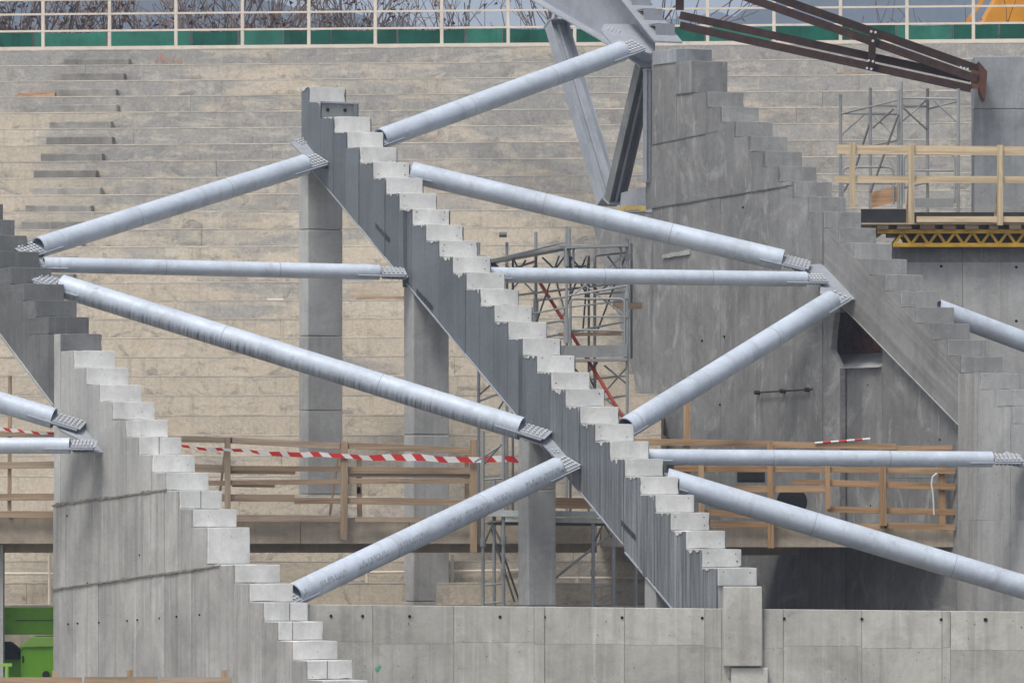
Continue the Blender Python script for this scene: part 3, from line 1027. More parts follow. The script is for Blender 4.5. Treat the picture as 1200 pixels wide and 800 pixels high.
# wedge of the pier that leans out to the left
mb = MB()
mb.prism([RR.at(691, 250, -0.02), RR.at(764.8, 250, -0.02), RR.at(764.8, 720, -0.02) , RR.at(764.8, 521, -0.02), RR.at(760, 507, -0.02)][:2] + [RR.at(764.8, 524, -0.02), RR.at(762, 514, -0.02)], NR * (RR.w - 0.02))
part('leaning_pier', mb, M['grey'], rr_root, bevel=0.01)
# strip between wall and recessed wall, below the node
zN = RR.az(985, 352)[1]
mb = MB()
zs = RR.az(975, 432)[1]
mb.prism([RR.pt(aM + .004, RR.az(965, 316)[1], -0.012), RR.pt(aN, RR.az(985, 340)[1], -0.012), RR.pt(aN, RR.az(985, 366)[1], -0.012), RR.pt(RR.a_of(979), RR.az(979, 366)[1], -0.012),
          RR.pt(RR.a_of(974), RR.az(974, 409)[1], -0.012), RR.pt(aN, zs, -0.012), RR.pt(aN, 0, -0.012), RR.pt(aM + .004, 0, -0.012)], NR * 0.12)
part('wall_panel', mb, M['grey'], rr_root)
# inclined beam, in step lengths, with diagonal board marks
i0 = math.floor(aM / RR.run) + 1
a = aM + 0.005
while a < aP - 0.01:
    a1 = min(aP, (math.floor(a / RR.run + 1e-6) + 1) * RR.run)
    top = rtop((a + a1) / 2) - 0.006
    mb = MB()
    mb.prism([RR.pt(a, top, 0.0), RR.pt(a1, top, 0.0), RR.pt(a1, max(rb(a1), 0), 0.0), RR.pt(a, min(rb(a), RR.az(965, 345)[1] + .3), 0.0)], NR * RR.w)
    part('beam_length', mb, M['boarded'], rr_root)
    a = a1
mb = MB()
mb.prism([RR.pt(aN, rb(aN), -0.02), RR.pt(aP, rb(aP), -0.02), RR.pt(aP, rb(aP) - .03, -0.01), RR.pt(aN, rb(aN) - .03, -0.01)], NR * RR.w)
part('soffit_lip', mb, M['column'], rr_root)
# recessed wall with the niche below the beam
oR = 0.14
aQ0, aQ1 = RR.a_of(985) - 1.6, RR.a_of(1128) + 0.2
zc, zd = RR.az(1000, 398)[1], RR.az(1000, 431)[1]
aH = RR.a_of(1026)
xs = [aH, RR.a_of(1056), RR.a_of(1094), aQ1]
zt_ = RR.az(1060, 400)[1]
for a0, a1 in zip(xs[:-1], xs[1:]):
    for (z0, z1) in ((0, RR.az(1050, 560)[1]), (RR.az(1050, 560)[1] + .004, RR.az(1050, 395)[1])):
        zz1 = min(z1, max(rb(a0), rb(a1)) + .2)
        mb = MB(); mb.box(RR.pt(a0 + .003, z0, oR + rr.uniform(0, .008)), DH * (a1 - a0 - .006), NR * 0.3, Vector((0, 0, zz1 - z0))); part('recessed_panel', mb, M['grey'], rr_root)
mb = MB(); mb.box(RR.pt(aQ0, 0, oR), DH * (aH - aQ0), NR * 0.3, Vector((0, 0, zd))); part('recessed_panel', mb, M['grey'], rr_root)
mb = MB()
mb.prism([RR.pt(aQ0, zd, 0.06), RR.pt(aQ0, zd + .30, 0.80), RR.pt(aQ0, zd - .05, 0.80)], DH * (aH - aQ0 - .01))
part('niche_sill', mb, M['column'], rr_root)
mb = MB(); mb.box(RR.pt(aQ0, zd + .2, 0.86), DH * (aH - aQ0), NR * 0.05, Vector((0, 0, 1.3))); part('niche_back', mb, M['rustpale'], rr_root, label='rusty brown plate inside the niche')
mb = MB(); mb.box(RR.pt(aH, zd, 0.44), DH * 0.06, NR * 0.4, Vector((0, 0, 1.3))); part('niche_side', mb, M['column'], rr_root)
mb = MB(); mb.box(RR.pt(aQ0, zd + 1.25, 0.12), DH * (aH - aQ0), NR * 0.76, Vector((0, 0, .1))); part('niche_head', mb, M['column'], rr_root)
# lower pillar
a = aP
q = 0
while a < RR.a_of(1290):
    a1 = (math.floor(a / RR.run + 1e-6) + 1) * RR.run
    if a1 - a < 0.2: a1 += RR.run
    top = min(rtop(a1 - .01), rtop((a + a1) / 2)) - 0.006
    zj = RR.az(1125, 609)[1]
    off = -0.03 - rr.choice((0, 0.005, 0.01))
    for (z0, z1) in ((0, zj - .004), (zj, top)):
        mb = MB(); mb.box(RR.pt(a + .002, z0, off - (0.012 if z0 == 0 else 0)), DH * (a1 - a - .004), NR * (RR.w), Vector((0, 0, z1 - z0))); part('pillar_panel', mb, M['flank'] if q < 1 else M['column'], rr_root)
    a = a1; q += 1
mb = MB()
for px, py in ((1017, 451), (1101, 515), (1020, 592), (848, 394), (822, 399), (843, 474), (870, 243)):
    p = RR.at(px, py, -0.04 if px < 985 else oR - .002); mb.tube(p, p + NR * 0.03, 0.022, 8)
part('tie_holes', mb, M['hole'], rr_root, 'stuff')

mb = MB()
ridge = [(776 + q * 2.4, 299.5 - q * .45 - rr.uniform(0.4, 1.8)) for q in range(14)]
mb.prism([RR.at(x, y, -0.055) for x, y in ridge] + [RR.at(x, 302.5 - q * .4 + rr.uniform(0, 1), -0.055) for q, (x, y) in reversed(list(enumerate(ridge)))], NR * .05)
part('cement_ridge', mb, M['column'], rr_root)

# ------------------------------------------------------------------ bracing tubes
def oriented(axis, up):
    x = axis.normalized()
    y = up.cross(x).normalized()
    z = x.cross(y)
    return Matrix((x, y, z)).transposed()

def bolts_on(mb, c, ex, ey, nx, ny, dx, dy, r=0.017, h=0.03, up=NB):
    for i in range(nx):
        for j in range(ny):
            p = c + ex * (i - (nx - 1) / 2) * dx + ey * (j - (ny - 1) / 2) * dy
            mb.tube(p, p + up * h, r, 6)

def tube_brace(label, p, q, dia, mat, ends=(1, 1), plate=0.5, group='galvanised bracing tubes', nb=(5, 4), cut=0.0):
    """hollow steel tube from p to q with a slotted plate at each end"""
    ax = (q - p)
    L = ax.length
    x = ax.normalized()
    up = (NB - x * NB.dot(x)).normalized()
    Rm = oriented(x, up)
    y = Vector(Rm.col[1])
    low = p if p.z < q.z else q
    rt_ = root('bracing_tube', label, 'steel tube', low, group)
    r = dia / 2
    # tube, in its own frame
    seg = 40
    mb = MB()
    vs, fs = [], []
    ri = r - 0.022
    nL = 6
    for k in range(seg):
        t = 2 * math.pi * k / seg
        for j in range(nL + 1):
            vs.append((L * j / nL, r * math.cos(t), r * math.sin(t)))
        vs.append((L, ri * math.cos(t), ri * math.sin(t)))
        vs.append((0, ri * math.cos(t), ri * math.sin(t)))
    S = nL + 3
    for k in range(seg):
        a_, b_ = k * S, ((k + 1) % seg) * S
        for j in range(S):
            jn = (j + 1) % S
            fs.append([a_ + j, b_ + j, b_ + jn, a_ + jn])
    mb.add(vs, fs)
    me = mb.mesh('tube', smooth=True)
    me.materials.append(mat)
    me.set_sharp_from_angle(angle=math.radians(40))
    o = bpy.data.objects.new('tube', me)
    COL.objects.link(o)
    o.parent = rt_
    Rw = Rm.to_4x4()
    o.matrix_local = Matrix.Translation(p - low) @ Rw
    # girth weld
    for fr in ((0.5,) if L < 6 else (0.36, 0.7)):
        mb = MB()
        n = 28
        c = p + x * L * fr
        vs, fs = [], []
        for k in range(n):
            t = 2 * math.pi * k / n
            e = y * math.cos(t) + up * math.sin(t)
            vs += [c - x * .012 + e * (r - .002), c + e * (r + .004), c + x * .012 + e * (r - .002)]
        for k in range(n):
            j = (k + 1) % n
            fs += [[3 * k, 3 * j, 3 * j + 1, 3 * k + 1], [3 * k + 1, 3 * j + 1, 3 * j + 2, 3 * k + 2]]
        mb.add(vs, fs)
        part('weld_ring', mb, M['plate'], rt_, smooth=True)
    for e, on in ((0, ends[0]), (1, ends[1])):
        if not on: continue
        c, d = (p, -x) if e == 0 else (q, x)
        w = dia * 1.02 + 0.05
        mb = MB()
        c0 = c - d * 0.42 - y * w / 2 - up * 0.014
        mb.box(c0, y * w, d * (0.42 + plate), up * 0.028)
        pl = part('end_plate', mb, M['plate'], rt_)
        mb = MB()
        wc = dia * 0.98
        c1 = c + d * 0.03 - y * wc / 2 + up * 0.016
        mb.box(c1, y * wc, d * (plate + 0.02), up * 0.018)
        cp = part('cover_plate', mb, M['plate'], rt_)
        mb = MB()
        bolts_on(mb, c + d * (plate * 0.55) + up * 0.034, d, y, nb[0], nb[1], plate * 0.92 / nb[0], wc * 0.86 / nb[1], 0.023, 0.034, up)
        part('bolts', mb, M['bolt'], cp, 'stuff')
        mb = MB()
        bolts_on(mb, c + d * (plate * 0.55) - up * 0.014, d, y, nb[0], nb[1], plate * 0.92 / nb[0], wc * 0.86 / nb[1], 0.022, 0.05, -up)
        part('nuts', mb, M['dark'], cp, 'stuff')
        # near-black disc set in the tube end, its colour standing for the hollow's shade
        mb = MB()
        n = 20
        mb.add([c - d * 0.25 + (y * math.cos(2 * math.pi * k / n) + up * math.sin(2 * math.pi * k / n)) * (ri + .003) for k in range(n)], [list(range(n))])
        part('hollow_shade_disc', mb, M['dark'], rt_)
    return rt_

oC, oL = RC.w + 0.02, RL.w + 0.02
def node(rk, px, py, o=0.0):
    P0 = rk.at(px, py, o)
    return lambda x, y: hit(x, y, P0, NB)
nC1, nC2, nC3 = node(RC, 386, 196), node(RC, 680, 549), node(RC, 480, 322)
nL, nR, nS, nR2 = node(RL, 123, 530), node(RR, 1005, 350), node(RR, 766, 60, 0.1), node(RR, 1215, 548)
def dpx(px, Y): return px * Y / F
T_ = []
tube_brace('galvanised tube rising from the steel raker steps to the steel beam gusset above', RC.at(446, 163, oC + .25), nS(729, 60), dpx(25, 126), M['galv'], plate=0.42)
tube_brace('galvanised tube with rusty band rising from dark raker to the upper gusset', RL.at(45, 290, oL + .2), nC1(357, 193), dpx(25, 122), M['galv_rust'], plate=0.40)
tube_brace('level galvanised tube from the dark raker to the middle of the steel raker', RL.at(51, 310, oL + .12), nC3(444, 319), dpx(18.5, 121), M['galv'], plate=0.45, nb=(5, 3))
tube_brace('long galvanised tube with black drip streaks running down to the steel raker', RL.at(72, 335, oL + .05), nC2(611, 502), dpx(27.5, 119), M['galv_drip'], plate=0.46)
tube_brace('galvanised tube with worn stencil marks rising from the pale steps to the steel raker', RL.at(344, 697, oL + .25), nC2(653, 549), dpx(28, 115), M['galv_mark'], plate=0.36)
tube_brace('galvanised tube sloping from the steel raker top steps down to the grey wall', RC.at(482, 202, oC + .08), nR(917, 305), dpx(25.5, 124.5), M['galv'], plate=0.46, nb=(6, 4))
tube_brace('level galvanised tube in front of the scaffold tower between two rakers', RC.at(572, 322, oC + .05), nR(944, 327), dpx(18, 123.5), M['galv'], plate=0.36, nb=(5, 3))
tube_brace('bright galvanised tube rising from the steel raker to the node at the grey beam', RC.at(733, 502, oC + .3), nR(974, 353), dpx(26, 121), M['galv'], plate=0.34, nb=(3, 3))
tube_brace('level galvanised tube above the orange timber guardrail reaching the right hand pillar', RC.at(759, 535, oC + .1), nR2(1162, 538), dpx(18.5, 118.5), M['galv'], plate=0.5, nb=(6, 4))
tube_brace('galvanised tube descending from the steel raker across the walkway opening', RC.at(780, 562, oC + .05), RR.at(1262, 706, -0.35), dpx(28.5, 116.5), M['galv'], plate=0.46)
pA = nL(63, 490)
tube_brace('short visible galvanised tube sloping down to the gusset on the pale concrete wall', pA + (RC.at(72, 335) * 0 + Vector((-7.2, 1.3, 2.15))), pA, dpx(24.5, 119), M['galv'], ends=(0, 1), plate=0.50, nb=(6, 4))
pB = nL(82, 522)
tube_brace('level galvanised tube ending at the gusset on the pale concrete wall', pB + Vector((-7.0, 0.5, 0.0)), pB, dpx(18.5, 119), M['galv'], ends=(0, 1), plate=0.42, nb=(6, 4))
pC = RR.at(1098, 362, oC + .1)
tube_brace('galvanised tube emerging behind the grey raker steps toward the far pillar', pC, RR.at(1210, 402, 4.5) * 0 + pC + Vector((4.6, 1.2, -1.65)), dpx(24, 123.5), M['galv'], ends=(0, 0))

# gussets on the flanks, lying in the sloping plane
def gusset(rk, parent, anchor, poly, groups, name='gusset_plate', th=0.03):
    P0 = rk.at(*anchor) - NB * 0.045
    pts = [hit(x, y, P0, NB) for x, y in poly]
    # keep every point on the near side of the flank, touching it
    q = []
    for p in pts:
        d = (p - rk.P).dot(NR)
        q.append(p)
    mb = MB()
    mb.prism(q, -NB * th)
    g = part(name, mb, M['plate'], parent)
    mb = MB()
    for (cx, cy, nx, ny, ang) in groups:
        c = hit(cx, cy, P0, NB)
        ex = (hit(cx + 10 * math.cos(ang), cy + 10 * math.sin(ang), P0, NB) - c).normalized()
        ey = NB.cross(ex)
        bolts_on(mb, c + NB * .001, ex, ey, nx, ny, 0.075, 0.075, 0.02, 0.03)
    if groups:
        part('bolts', mb, M['bolt'], g, 'stuff')
    return g

gusset(RC, cr, (386, 196), [(340, 167), (367, 160), (391, 196), (377, 197), (362, 199), (352, 190), (353, 179)], [(354, 166, 4, 3, -0.25)])
gusset(RC, cr, (680, 549), [(603, 506), (619, 500), (645, 506), (683, 548), (672, 552), (648, 533), (637, 521), (615, 514)], [(650, 529, 2, 2, 0.8), (661, 541, 3, 3, -0.4)])
gusset(RC, cr, (480, 322), [(448, 318), (472, 315), (482, 322), (476, 326), (448, 325)], [])
gusset(RL, lr, (123, 530), [(62, 489), (103, 502), (123, 530), (86, 529), (96, 516), (70, 503)], [(100, 524, 4, 3, 0.1)])
gusset(RR, rr_root, (1005, 350), [(926, 311), (965, 309), (1006, 350), (986, 352), (961, 344), (962, 333), (940, 322)], [])
gusset(RR, rr_root, (1215, 545), [(1165, 537), (1180, 528), (1225, 552), (1195, 546)], [])

# ------------------------------------------------------------------ steel beam and V struts above the grey wall
sb = root('steel_beam', 'bare steel raking beam with bent step brackets above the V struts', 'steel beam', RR.at(766, 86) * 1)
sb.location = RR.at(766, 86)
web = [(470, -128), (560, -50), (624, 0), (700, 44), (764, 86), (766.5, 47), (731, 2), (604, -156)]
mb = MB(); mb.prism([RR.at(x, y, 0.30) for x, y in web], NR * 0.03); part('web', mb, M['bluesteel'], sb)
f0, f1 = RR.at(603, -158, 0.0), RR.at(767, 48, 0.0)
mb = MB(); mb.prism([f0, f1, f1 + NR * 0.62, f0 + NR * 0.62], Vector((0, 0, -0.035))); part('top_flange', mb, M['plate'], sb)
lo = [RR.at(x, y, 0.08) for x, y in ((470, -128), (562, -50), (624, 0), (700, 44), (764, 86))]
for p_, q_ in zip(lo[:-1], lo[1:]):
    mb = MB(); mb.prism([p_, q_, q_ + NR * 0.44, p_ + NR * 0.44], Vector((0, 0, -0.03))); part('bottom_flange', mb, M['plate'], sb)
for k in range(11):
    t = 0.034 + 0.0825 * k
    c = f1 + (f0 - f1) * t + NR * 0.14
    mb = MB(); mb.box(c + Vector((0, 0, 0.0)), NR * 0.42, -DH * 0.012, Vector((0, 0, 0.22))); br = part('step_bracket', mb, M['plate'], sb)
    mb = MB(); mb.box(c + Vector((0, 0, 0.215)), NR * 0.42, -DH * 0.30, Vector((0, 0, 0.012))); part('bracket_seat', mb, M['plate'], br)
# gusset carrying the tube
P0 = RR.at(766, 60, 0.1) - NB * 0.05
gp = [hit(x, y, P0, NB) for x, y in ((704, 36), (708, 28), (764, 29), (767, 64), (745, 58), (735, 55), (717, 51))]
mb = MB(); mb.prism(gp, -NB * 0.03); g_ = part('gusset_plate', mb, M['plate'], sb)
mb = MB()
c = hit(719, 36, P0, NB); ex = (hit(722, 30, P0, NB) - c).normalized(); bolts_on(mb, c, ex, NB.cross(ex), 3, 4, .07, .07, .02, .02)
part('bolts', mb, M['bolt'], g_, 'stuff')

def h_strut(label, p, q, wdt, dep, mat):
    rt_ = root('steel_strut', label, 'steel strut', p if p.z < q.z else q, 'V struts under the steel beam')
    ax = (q - p).normalized()
    side = (NR - ax * NR.dot(ax)).normalized()
    nrm = ax.cross(side).normalized()
    for s_ in (-1, 1):
        mb = MB(); c = p + side * (s_ * (wdt / 2 - .012)) ; mb.bar(c, q + side * (s_ * (wdt / 2 - .012)), .024, dep, nrm); part('flange', mb, mat, rt_)
    mb = MB(); mb.bar(p, q, wdt - .05, .02, nrm); part('web', mb, mat, rt_)
    mb = MB(); mb.bar(p + nrm * -.05, q + nrm * -.05, .05, .04, nrm); part('rib', mb, M['plate'], rt_)
    for e, c in ((0, p), (1, q)):
        mb = MB(); mb.bar(c - ax * .015, c + ax * .015, wdt + .03, dep + .03, nrm); part('end_plate', mb, M['plate'], rt_)
h_strut('pale zinc strut leaning left from the pier head to the steel beam', RR.at(714, 236, 0.30), RR.at(652, 28, 0.30), 0.42, 0.26, M['bluesteel'])
h_strut('dark grey strut leaning right from the pier head to the steel beam end', RR.at(720, 236, 0.12), RR.at(757, 76, 0.12), 0.36, 0.24, M['darksteel'])
h_strut('upright grey post beside the wall below the steel beam end', RR.at(759.5, 213, 0.0), RR.at(759.5, 82, 0.0), 0.15, 0.14, M['bluesteel'])
ps = root('strut_shoe', 'galvanised steel shoe with yellow foam where the struts meet the pier', 'steel shoe', RR.at(738, 249, 0.2))
mb = MB(); mb.prism([RR.at(707, 249, -0.03), RR.at(764, 249, -0.03), RR.at(764, 245.5, -0.03), RR.at(707, 245.5, -0.03)], NR * 0.6); part('base_plate', mb, M['plate'], ps)
mb = MB(); mb.prism([RR.at(726, 245, 0.05), RR.at(757, 240, 0.05), RR.at(756, 219, 0.05), RR.at(728, 226, 0.05)], NR * 0.03); part('side_plate', mb, M['plate'], ps)
mb = MB(); mb.prism([RR.at(757, 245, 0.0), RR.at(764, 245, 0.0), RR.at(764, 214, 0.0), RR.at(757, 214, 0.0)], NR * 0.2); part('upright_block', mb, M['darksteel'], ps)
mb = MB()
rf = random.Random(2)
for q in range(9):
    c = RR.at(729 + q * 3.2, 243 + rf.uniform(-1, 2), -0.05); mb.tube(c, c + Vector((0, .10, 0)) + NR * .05, rf.uniform(.035, .06), 7)
part('foam', mb, M['foam'], ps, 'stuff')

# ------------------------------------------------------------------ right hand wall, pier, timber platform
YW = 128.0
wl_ = root('side_wall', 'grey concrete wall with round holes behind the raker steps', 'wall', W(1110, HY, YW + .3) + Vector((0, 0, -H)))
zt = W(1100, 289, YW).z
zm = W(1100, 307, YW).z
xs = [W(x, 0, YW).x for x in (995, 1050, 1128, 1215, 1300)]
for a0, a1 in zip(xs[:-1], xs[1:]):
    for (z0, z1, d) in ((0, zm, 0.0), (zm + .004, zt, 0.02)):
        mb = MB(); mb.box((a0 + .003, YW + d, z0), (a1 - a0 - .006, 0, 0), (0, 0.6, 0), (0, 0, z1 - z0)); part('wall_panel', mb, M['column'] if d == 0 else M['grey'], wl_)
mb = MB()
for px, py in ((1103, 312), (1191, 313), (1191, 376), (1103, 376)):
    p = W(px, py, YW - .004); mb.tube(p, p + Vector((0, .04, 0)), 0.028, 10)
part('tie_holes', mb, M['hole'], wl_, 'stuff')

YP = 128.2
pr = root('concrete_pier', 'tall bluish concrete pier carrying the rusty truss end plate', 'pier', Vector((W(1170, 0, YP).x, YP + .5, 0)))
xp0, xp1 = W(1142, 0, YP).x, W(1262, 0, YP).x
zz = [zt + .01, W(0, 205, YP).z, W(0, 120, YP).z, W(0, 57, YP).z]
YP2 = YP + 2.0
for z0, z1 in zip(zz[:-1], zz[1:]):
    mb = MB(); mb.box((xp0 * YP2 / YP, YP2, z0 - (1.2 if z0 == zz[0] else 0)), (xp1 - xp0, 0, 0), (0, 0.9, 0), (0, 0, z1 - z0 - .006 + (1.2 if z0 == zz[0] else 0))); part('pier_lift', mb, M['blue'], pr, bevel=0.015)

# platform on yellow lattice beams
YB = 127.6
zp = W(0, 263, YB).z
pf = root('formwork_platform', 'timber work platform on yellow lattice formwork beams', 'platform', Vector((W(1120, 0, YB).x, YB + 1, W(0, 289, YB).z)))
x0, x1 = W(1028, 0, YB).x, W(1300, 0, YB).x
mb = MB(); mb.box((W(1009, 0, YB).x, YB, zp), (x1 - W(1009, 0, YB).x, 0, 0), (0, 4.2, 0), (0, 0, 0.03)); part('deck_sheet', mb, M['fresh'], pf)
x = x0
rp = random.Random(9)
while x < x1:
    mb = MB(); mb.box((x, YB + .05, zp - .085), (rp.uniform(.14, .3), 0, 0), (0, 3.9, 0), (0, 0, 0.082)); part('cross_joist', mb, M['wood'] if rp.random() < .7 else M['fresh'], pf)
    x += rp.uniform(.36, .5)
for k, yy in enumerate((YB + .1, YB + 1.2)):
    zt0, zb0 = zp - .09, W(0, 289, YB).z
    xa = x0 if k == 0 else x0 + .3
    xl = x0 + (0.30 if k == 0 else 0.3)
    mb = MB(); mb.box((xa, yy, zt0 - .075), (x1 - xa, 0, 0), (0, .09, 0), (0, 0, .075)); part('top_chord', mb, M['yellow'], pf)
    mb = MB(); mb.box((xl, yy, zb0), (x1 - xl, 0, 0), (0, .09, 0), (0, 0, .075)); part('bottom_chord', mb, M['yellow'], pf)
    x = xl + .02
    za, zb_ = zb0 + .05, zt0 - .05
    while x < x1:
        mb = MB(); mb.bar((x, yy + .045, za), (x + .17, yy + .045, zb_), .05, .045, (0, 1, 0)); mb2 = MB(); mb2.bar((x + .325, yy + .045, za), (x + .17, yy + .045, zb_), .05, .045, (0, 1, 0))
        part('lattice_bar', mb, M['yellow'], pf); part('lattice_bar', mb2, M['yellow'], pf)
        x += .33
mb = MB(); mb.box((x0 + .5, YB + .25, zp - .40), (x1 - x0 - .6, 0, 0), (0, .04, 0), (0, 0, .3)); part('backing_board', mb, M['rust'], pf)
mb = MB(); mb.box((W(1009, 0, YB).x, YB + .03, zp + .032), (W(1062, 0, YB).x - W(1009, 0, YB).x, 0, 0), (0, .03, 0), (0, 0, W(0, 247, YB).z - zp)); part('toe_board', mb, M['blackboard'], pf)
mb = MB(); mb.box((W(1064, 0, YB).x, YB + .9, zp + .032), (4, 0, 0), (0, .03, 0), (0, 0, .24)); part('toe_board', mb, M['blackboard'], pf)

fg = root('timber_guardrail', 'fresh pale timber guardrail on the formwork platform', 'guardrail', W(1100, 262, YB - .03))
for (xa, xb, ya, yb_, hh) in ((981, 1290, 175, 178, .17), (978, 1290, 210, 211, .13), (1074, 1290, 257, 257, .11)):
    mb = MB(); mb.bar(W(xa, ya, YB - .06), W(xb, yb_, YB - .06), .03, hh); part('board', mb, M['fresh'], fg)
for (xx, yt, yb_, w_) in ((999, 167, 243, .11), (1068, 168, 263, .11), (1172, 170, 264, .11), (1275, 172, 264, .11)):
    mb = MB(); mb.bar(W(xx, yb_, YB - .10), W(xx, yt, YB - .10), .05, w_, (1, 0, 0)); part('post', mb, M['freshv'], fg)
for (xx) in (1068, 1172):
    mb = MB(); mb.bar(W(xx - 5, 262, YB + .35), W(xx, 205, YB - .03), .04, .09, (1, 0, 0)); part('raking_strut', mb, M['freshv'], fg)

# rusty brown truss
tr = root('rusty_truss', 'rust brown steel truss of paired channels bolted to the bluish pier', 'steel truss', W(1150, 88, 129.6))
ya_, yb_ = 130.6, 129.8
def chord(x0, y0, x1, y1, w_, nm):
    for dy, hh in ((-1, 1), (1, 1)):
        mb = MB(); mb.bar(W(x0, y0 + dy * 6.0, ya_ + (0.0 if dy < 0 else -.18)), W(x1, y1 + dy * 6.0, yb_ + (0.0 if dy < 0 else -.18)), .09, w_, (0, 0, 1)); part(nm, mb, M['rust'], tr)
chord(798, -36, 1146, 87, .155, 'top_chord')
chord(797, 24, 1138, 98, .15, 'bottom_chord')
mb = MB(); mb.bar(W(797, -46, ya_), W(796.5, 12, ya_), .16, .10, (0, 1, 0)); part('upright', mb, M['rust'], tr)
mb = MB(); mb.bar(W(1023, 36, 129.75), W(1021, 80, 129.75), .14, .06, (0, 1, 0)); pp = part('upright', mb, M['rust'], tr)
mb = MB()
for (x, y) in ((1021, 37), (1026, 38), (1018, 71), (1023, 72), (1016, 80), (1021, 81), (1126, 79), (1130, 80), (1134, 81), (1125, 98), (1129, 99), (1134, 100), (1151, 80), (1154, 85), (1023, 48)):
    p = W(x, y, 129.62); mb.tube(p, p + Vector((0, .06, 0)), .024, 8)
part('bolts', mb, M['bolt'], tr, 'stuff')
mb = MB(); mb.prism([W(1147, 72, 129.5), W(1157, 84, 129.5), W(1154, 118, 129.5), W(1149, 108, 129.5)], (0, .66, 0)); part('end_plate', mb, M['rustplate'], tr)
mb = MB(); mb.prism([W(1138, 82, 129.6), W(1150, 84, 129.6), W(1150, 104, 129.6), W(1138, 104, 129.6)], (0, .05, 0)); part('web_plate', mb, M['rustplate'], tr)

# ------------------------------------------------------------------ front wall
YF = 112.9
fw = root('front_wall', 'low pale concrete front wall of formed panels with tie holes', 'wall', Vector((W(780, 0, YF).x, YF + .2, 0)))
def wtop(px): return W(px, 708 + (px - 360) / 840 * 8.5, YF).z
edges = [318, 362, 437, 532, 626, 638, 732, 826, 846, 895, 918, 1010, 1104, 1114, 1210, 1290]
rw_ = random.Random(17)
for xa, xb in zip(edges[:-1], edges[1:]):
    p0, p1 = W(xa, 0, YF).x, W(xb, 0, YF).x
    nar = xb - xa < 15
    d = rw_.uniform(0, .012) - (0.012 if nar else 0)
    mb = MB()
    zs_ = wtop((xa + xb) / 2) - rw_.uniform(.60, .66)
    mb.prism([(p0 + .002, YF + d, zs_ + .001), (p1 - .002, YF + d, zs_ + .001), (p1 - .002, YF + d, wtop(xb)), (p0 + .002, YF + d, wtop(xa))], (0, .42, 0))
    part('wall_panel', mb, M['front'], fw, bevel=0.008)
    mb = MB()
    mb.prism([(p0 + .002, YF + d - .003, 0), (p1 - .002, YF + d - .003, 0), (p1 - .002, YF + d - .003, zs_), (p0 + .002, YF + d - .003, zs_)], (0, .42, 0))
    part('wall_panel', mb, M['front'], fw, bevel=0.003)
# pilaster below the foot of the steel raker
for (xa, xb, yt, yb2, d, m_) in ((848, 893, 687, 780, .16, M['front']), (857, 900, 782, 900, .10, M['pale'])):
    p0, p1 = W(xa, yt, YF - d), W(xb, yb2, YF - d)
    mb = MB(); mb.box((p0.x, YF - d, max(0, p1.z)), (p1.x - p0.x, 0, 0), (0, d + .3, 0), (0, 0, p0.z - max(0, p1.z))); part('pilaster', mb, m_, fw, bevel=0.012)
mb = MB()
for px in (388, 425, 480, 586, 638, 729, 823, 919, 1010, 1103, 1155, 1250):
    p = W(px, 721 + (px - 360) / 840 * 5, YF - .004); mb.tube(p, p + Vector((0, .04, 0)), .026 if px != 1155 else .034, 10)
for q in range(26):
    p = W(rw_.uniform(420, 1200), rw_.uniform(724, 798), YF - .003); mb.tube(p, p + Vector((0, .03, 0)), rw_.uniform(.006, .011), 6)
part('tie_holes', mb, M['hole'], fw, 'stuff')
mb = MB()
c = W(443, 782, YF - .003)
for q in range(5):
    e_ = c + Vector((rw_.uniform(-.03, .03), .0005 * q, rw_.uniform(-.05, .05)))
    mb.tube(e_, e_ + Vector((0, .01, 0)), rw_.uniform(.02, .035), 9)
part('spray_mark', mb, M['greenpaint'], fw, 'stuff')

# ------------------------------------------------------------------ walkway decks
YD = 121.6
def deck(name, label, xa, xb, yt, yb_, mid, deep=0.6):
    rt_ = root(name, label, 'deck', Vector((W((xa + xb) / 2, 0, YD).x, YD + 2, W(0, yb_, YD).z)))
    zt, zb = W(0, yt, YD).z, W(0, yb_, YD).z
    for a, b in zip([xa] + mid, mid + [xb]):
        p0, p1 = W(a, 0, YD).x, W(b, 0, YD).x
        mb = MB(); mb.box((p0 + .003, YD, zb), (p1 - p0 - .006, 0, 0), (0, 0.5, 0), (0, 0, zt - zb)); part('edge_beam', mb, M['deck'], rt_, bevel=0.01)
    p0, p1 = W(xa, 0, YD).x, W(xb, 0, YD).x
    mb = MB(); mb.box((p0, YD + .504, zb + .12), (p1 - p0, 0, 0), (0, deep, 0), (0, 0, zt - zb - .13)); part('slab', mb, M['deck'], rt_)
    mb = MB(); mb.box((p0, YD + deep + .01, zb - .16), (p1 - p0, 0, 0), (0, .25, 0), (0, 0, zt - zb + .15)); part('downstand_beam', mb, M['deck'], rt_)
    return rt_
deck('walkway_deck', 'concrete walkway deck carrying the brown timber guardrail', -90, 700, 606, 637, [130, 352, 480, 610])
deck('walkway_deck', 'lower concrete walkway deck ending at the streaked pillar', 704, 1134, 617, 641, [800, 905, 1010], 4.6)
# drainpipe-like low posts, back wall under the deck
cd = root('deck_column', 'dark concrete column under the walkway deck beside the green machine', 'column', Vector((W(-2, 0, 122.2).x, 122.3, 0)))
mb = MB(); p0 = W(-20, 0, 122.0).x; p1 = W(3.5, 0, 122.0).x; mb.box((p0, 122.0, 0), (p1 - p0, 0, 0), (0, .4, 0), (0, 0, W(0, 638, YD).z)); part('shaft', mb, M['column'], cd)
mb = MB(); mb.box((p0 - .04, 121.96, 0), (p1 - p0 + .08, 0, 0), (0, .48, 0), (0, 0, .3)); part('base', mb, M['column'], cd)

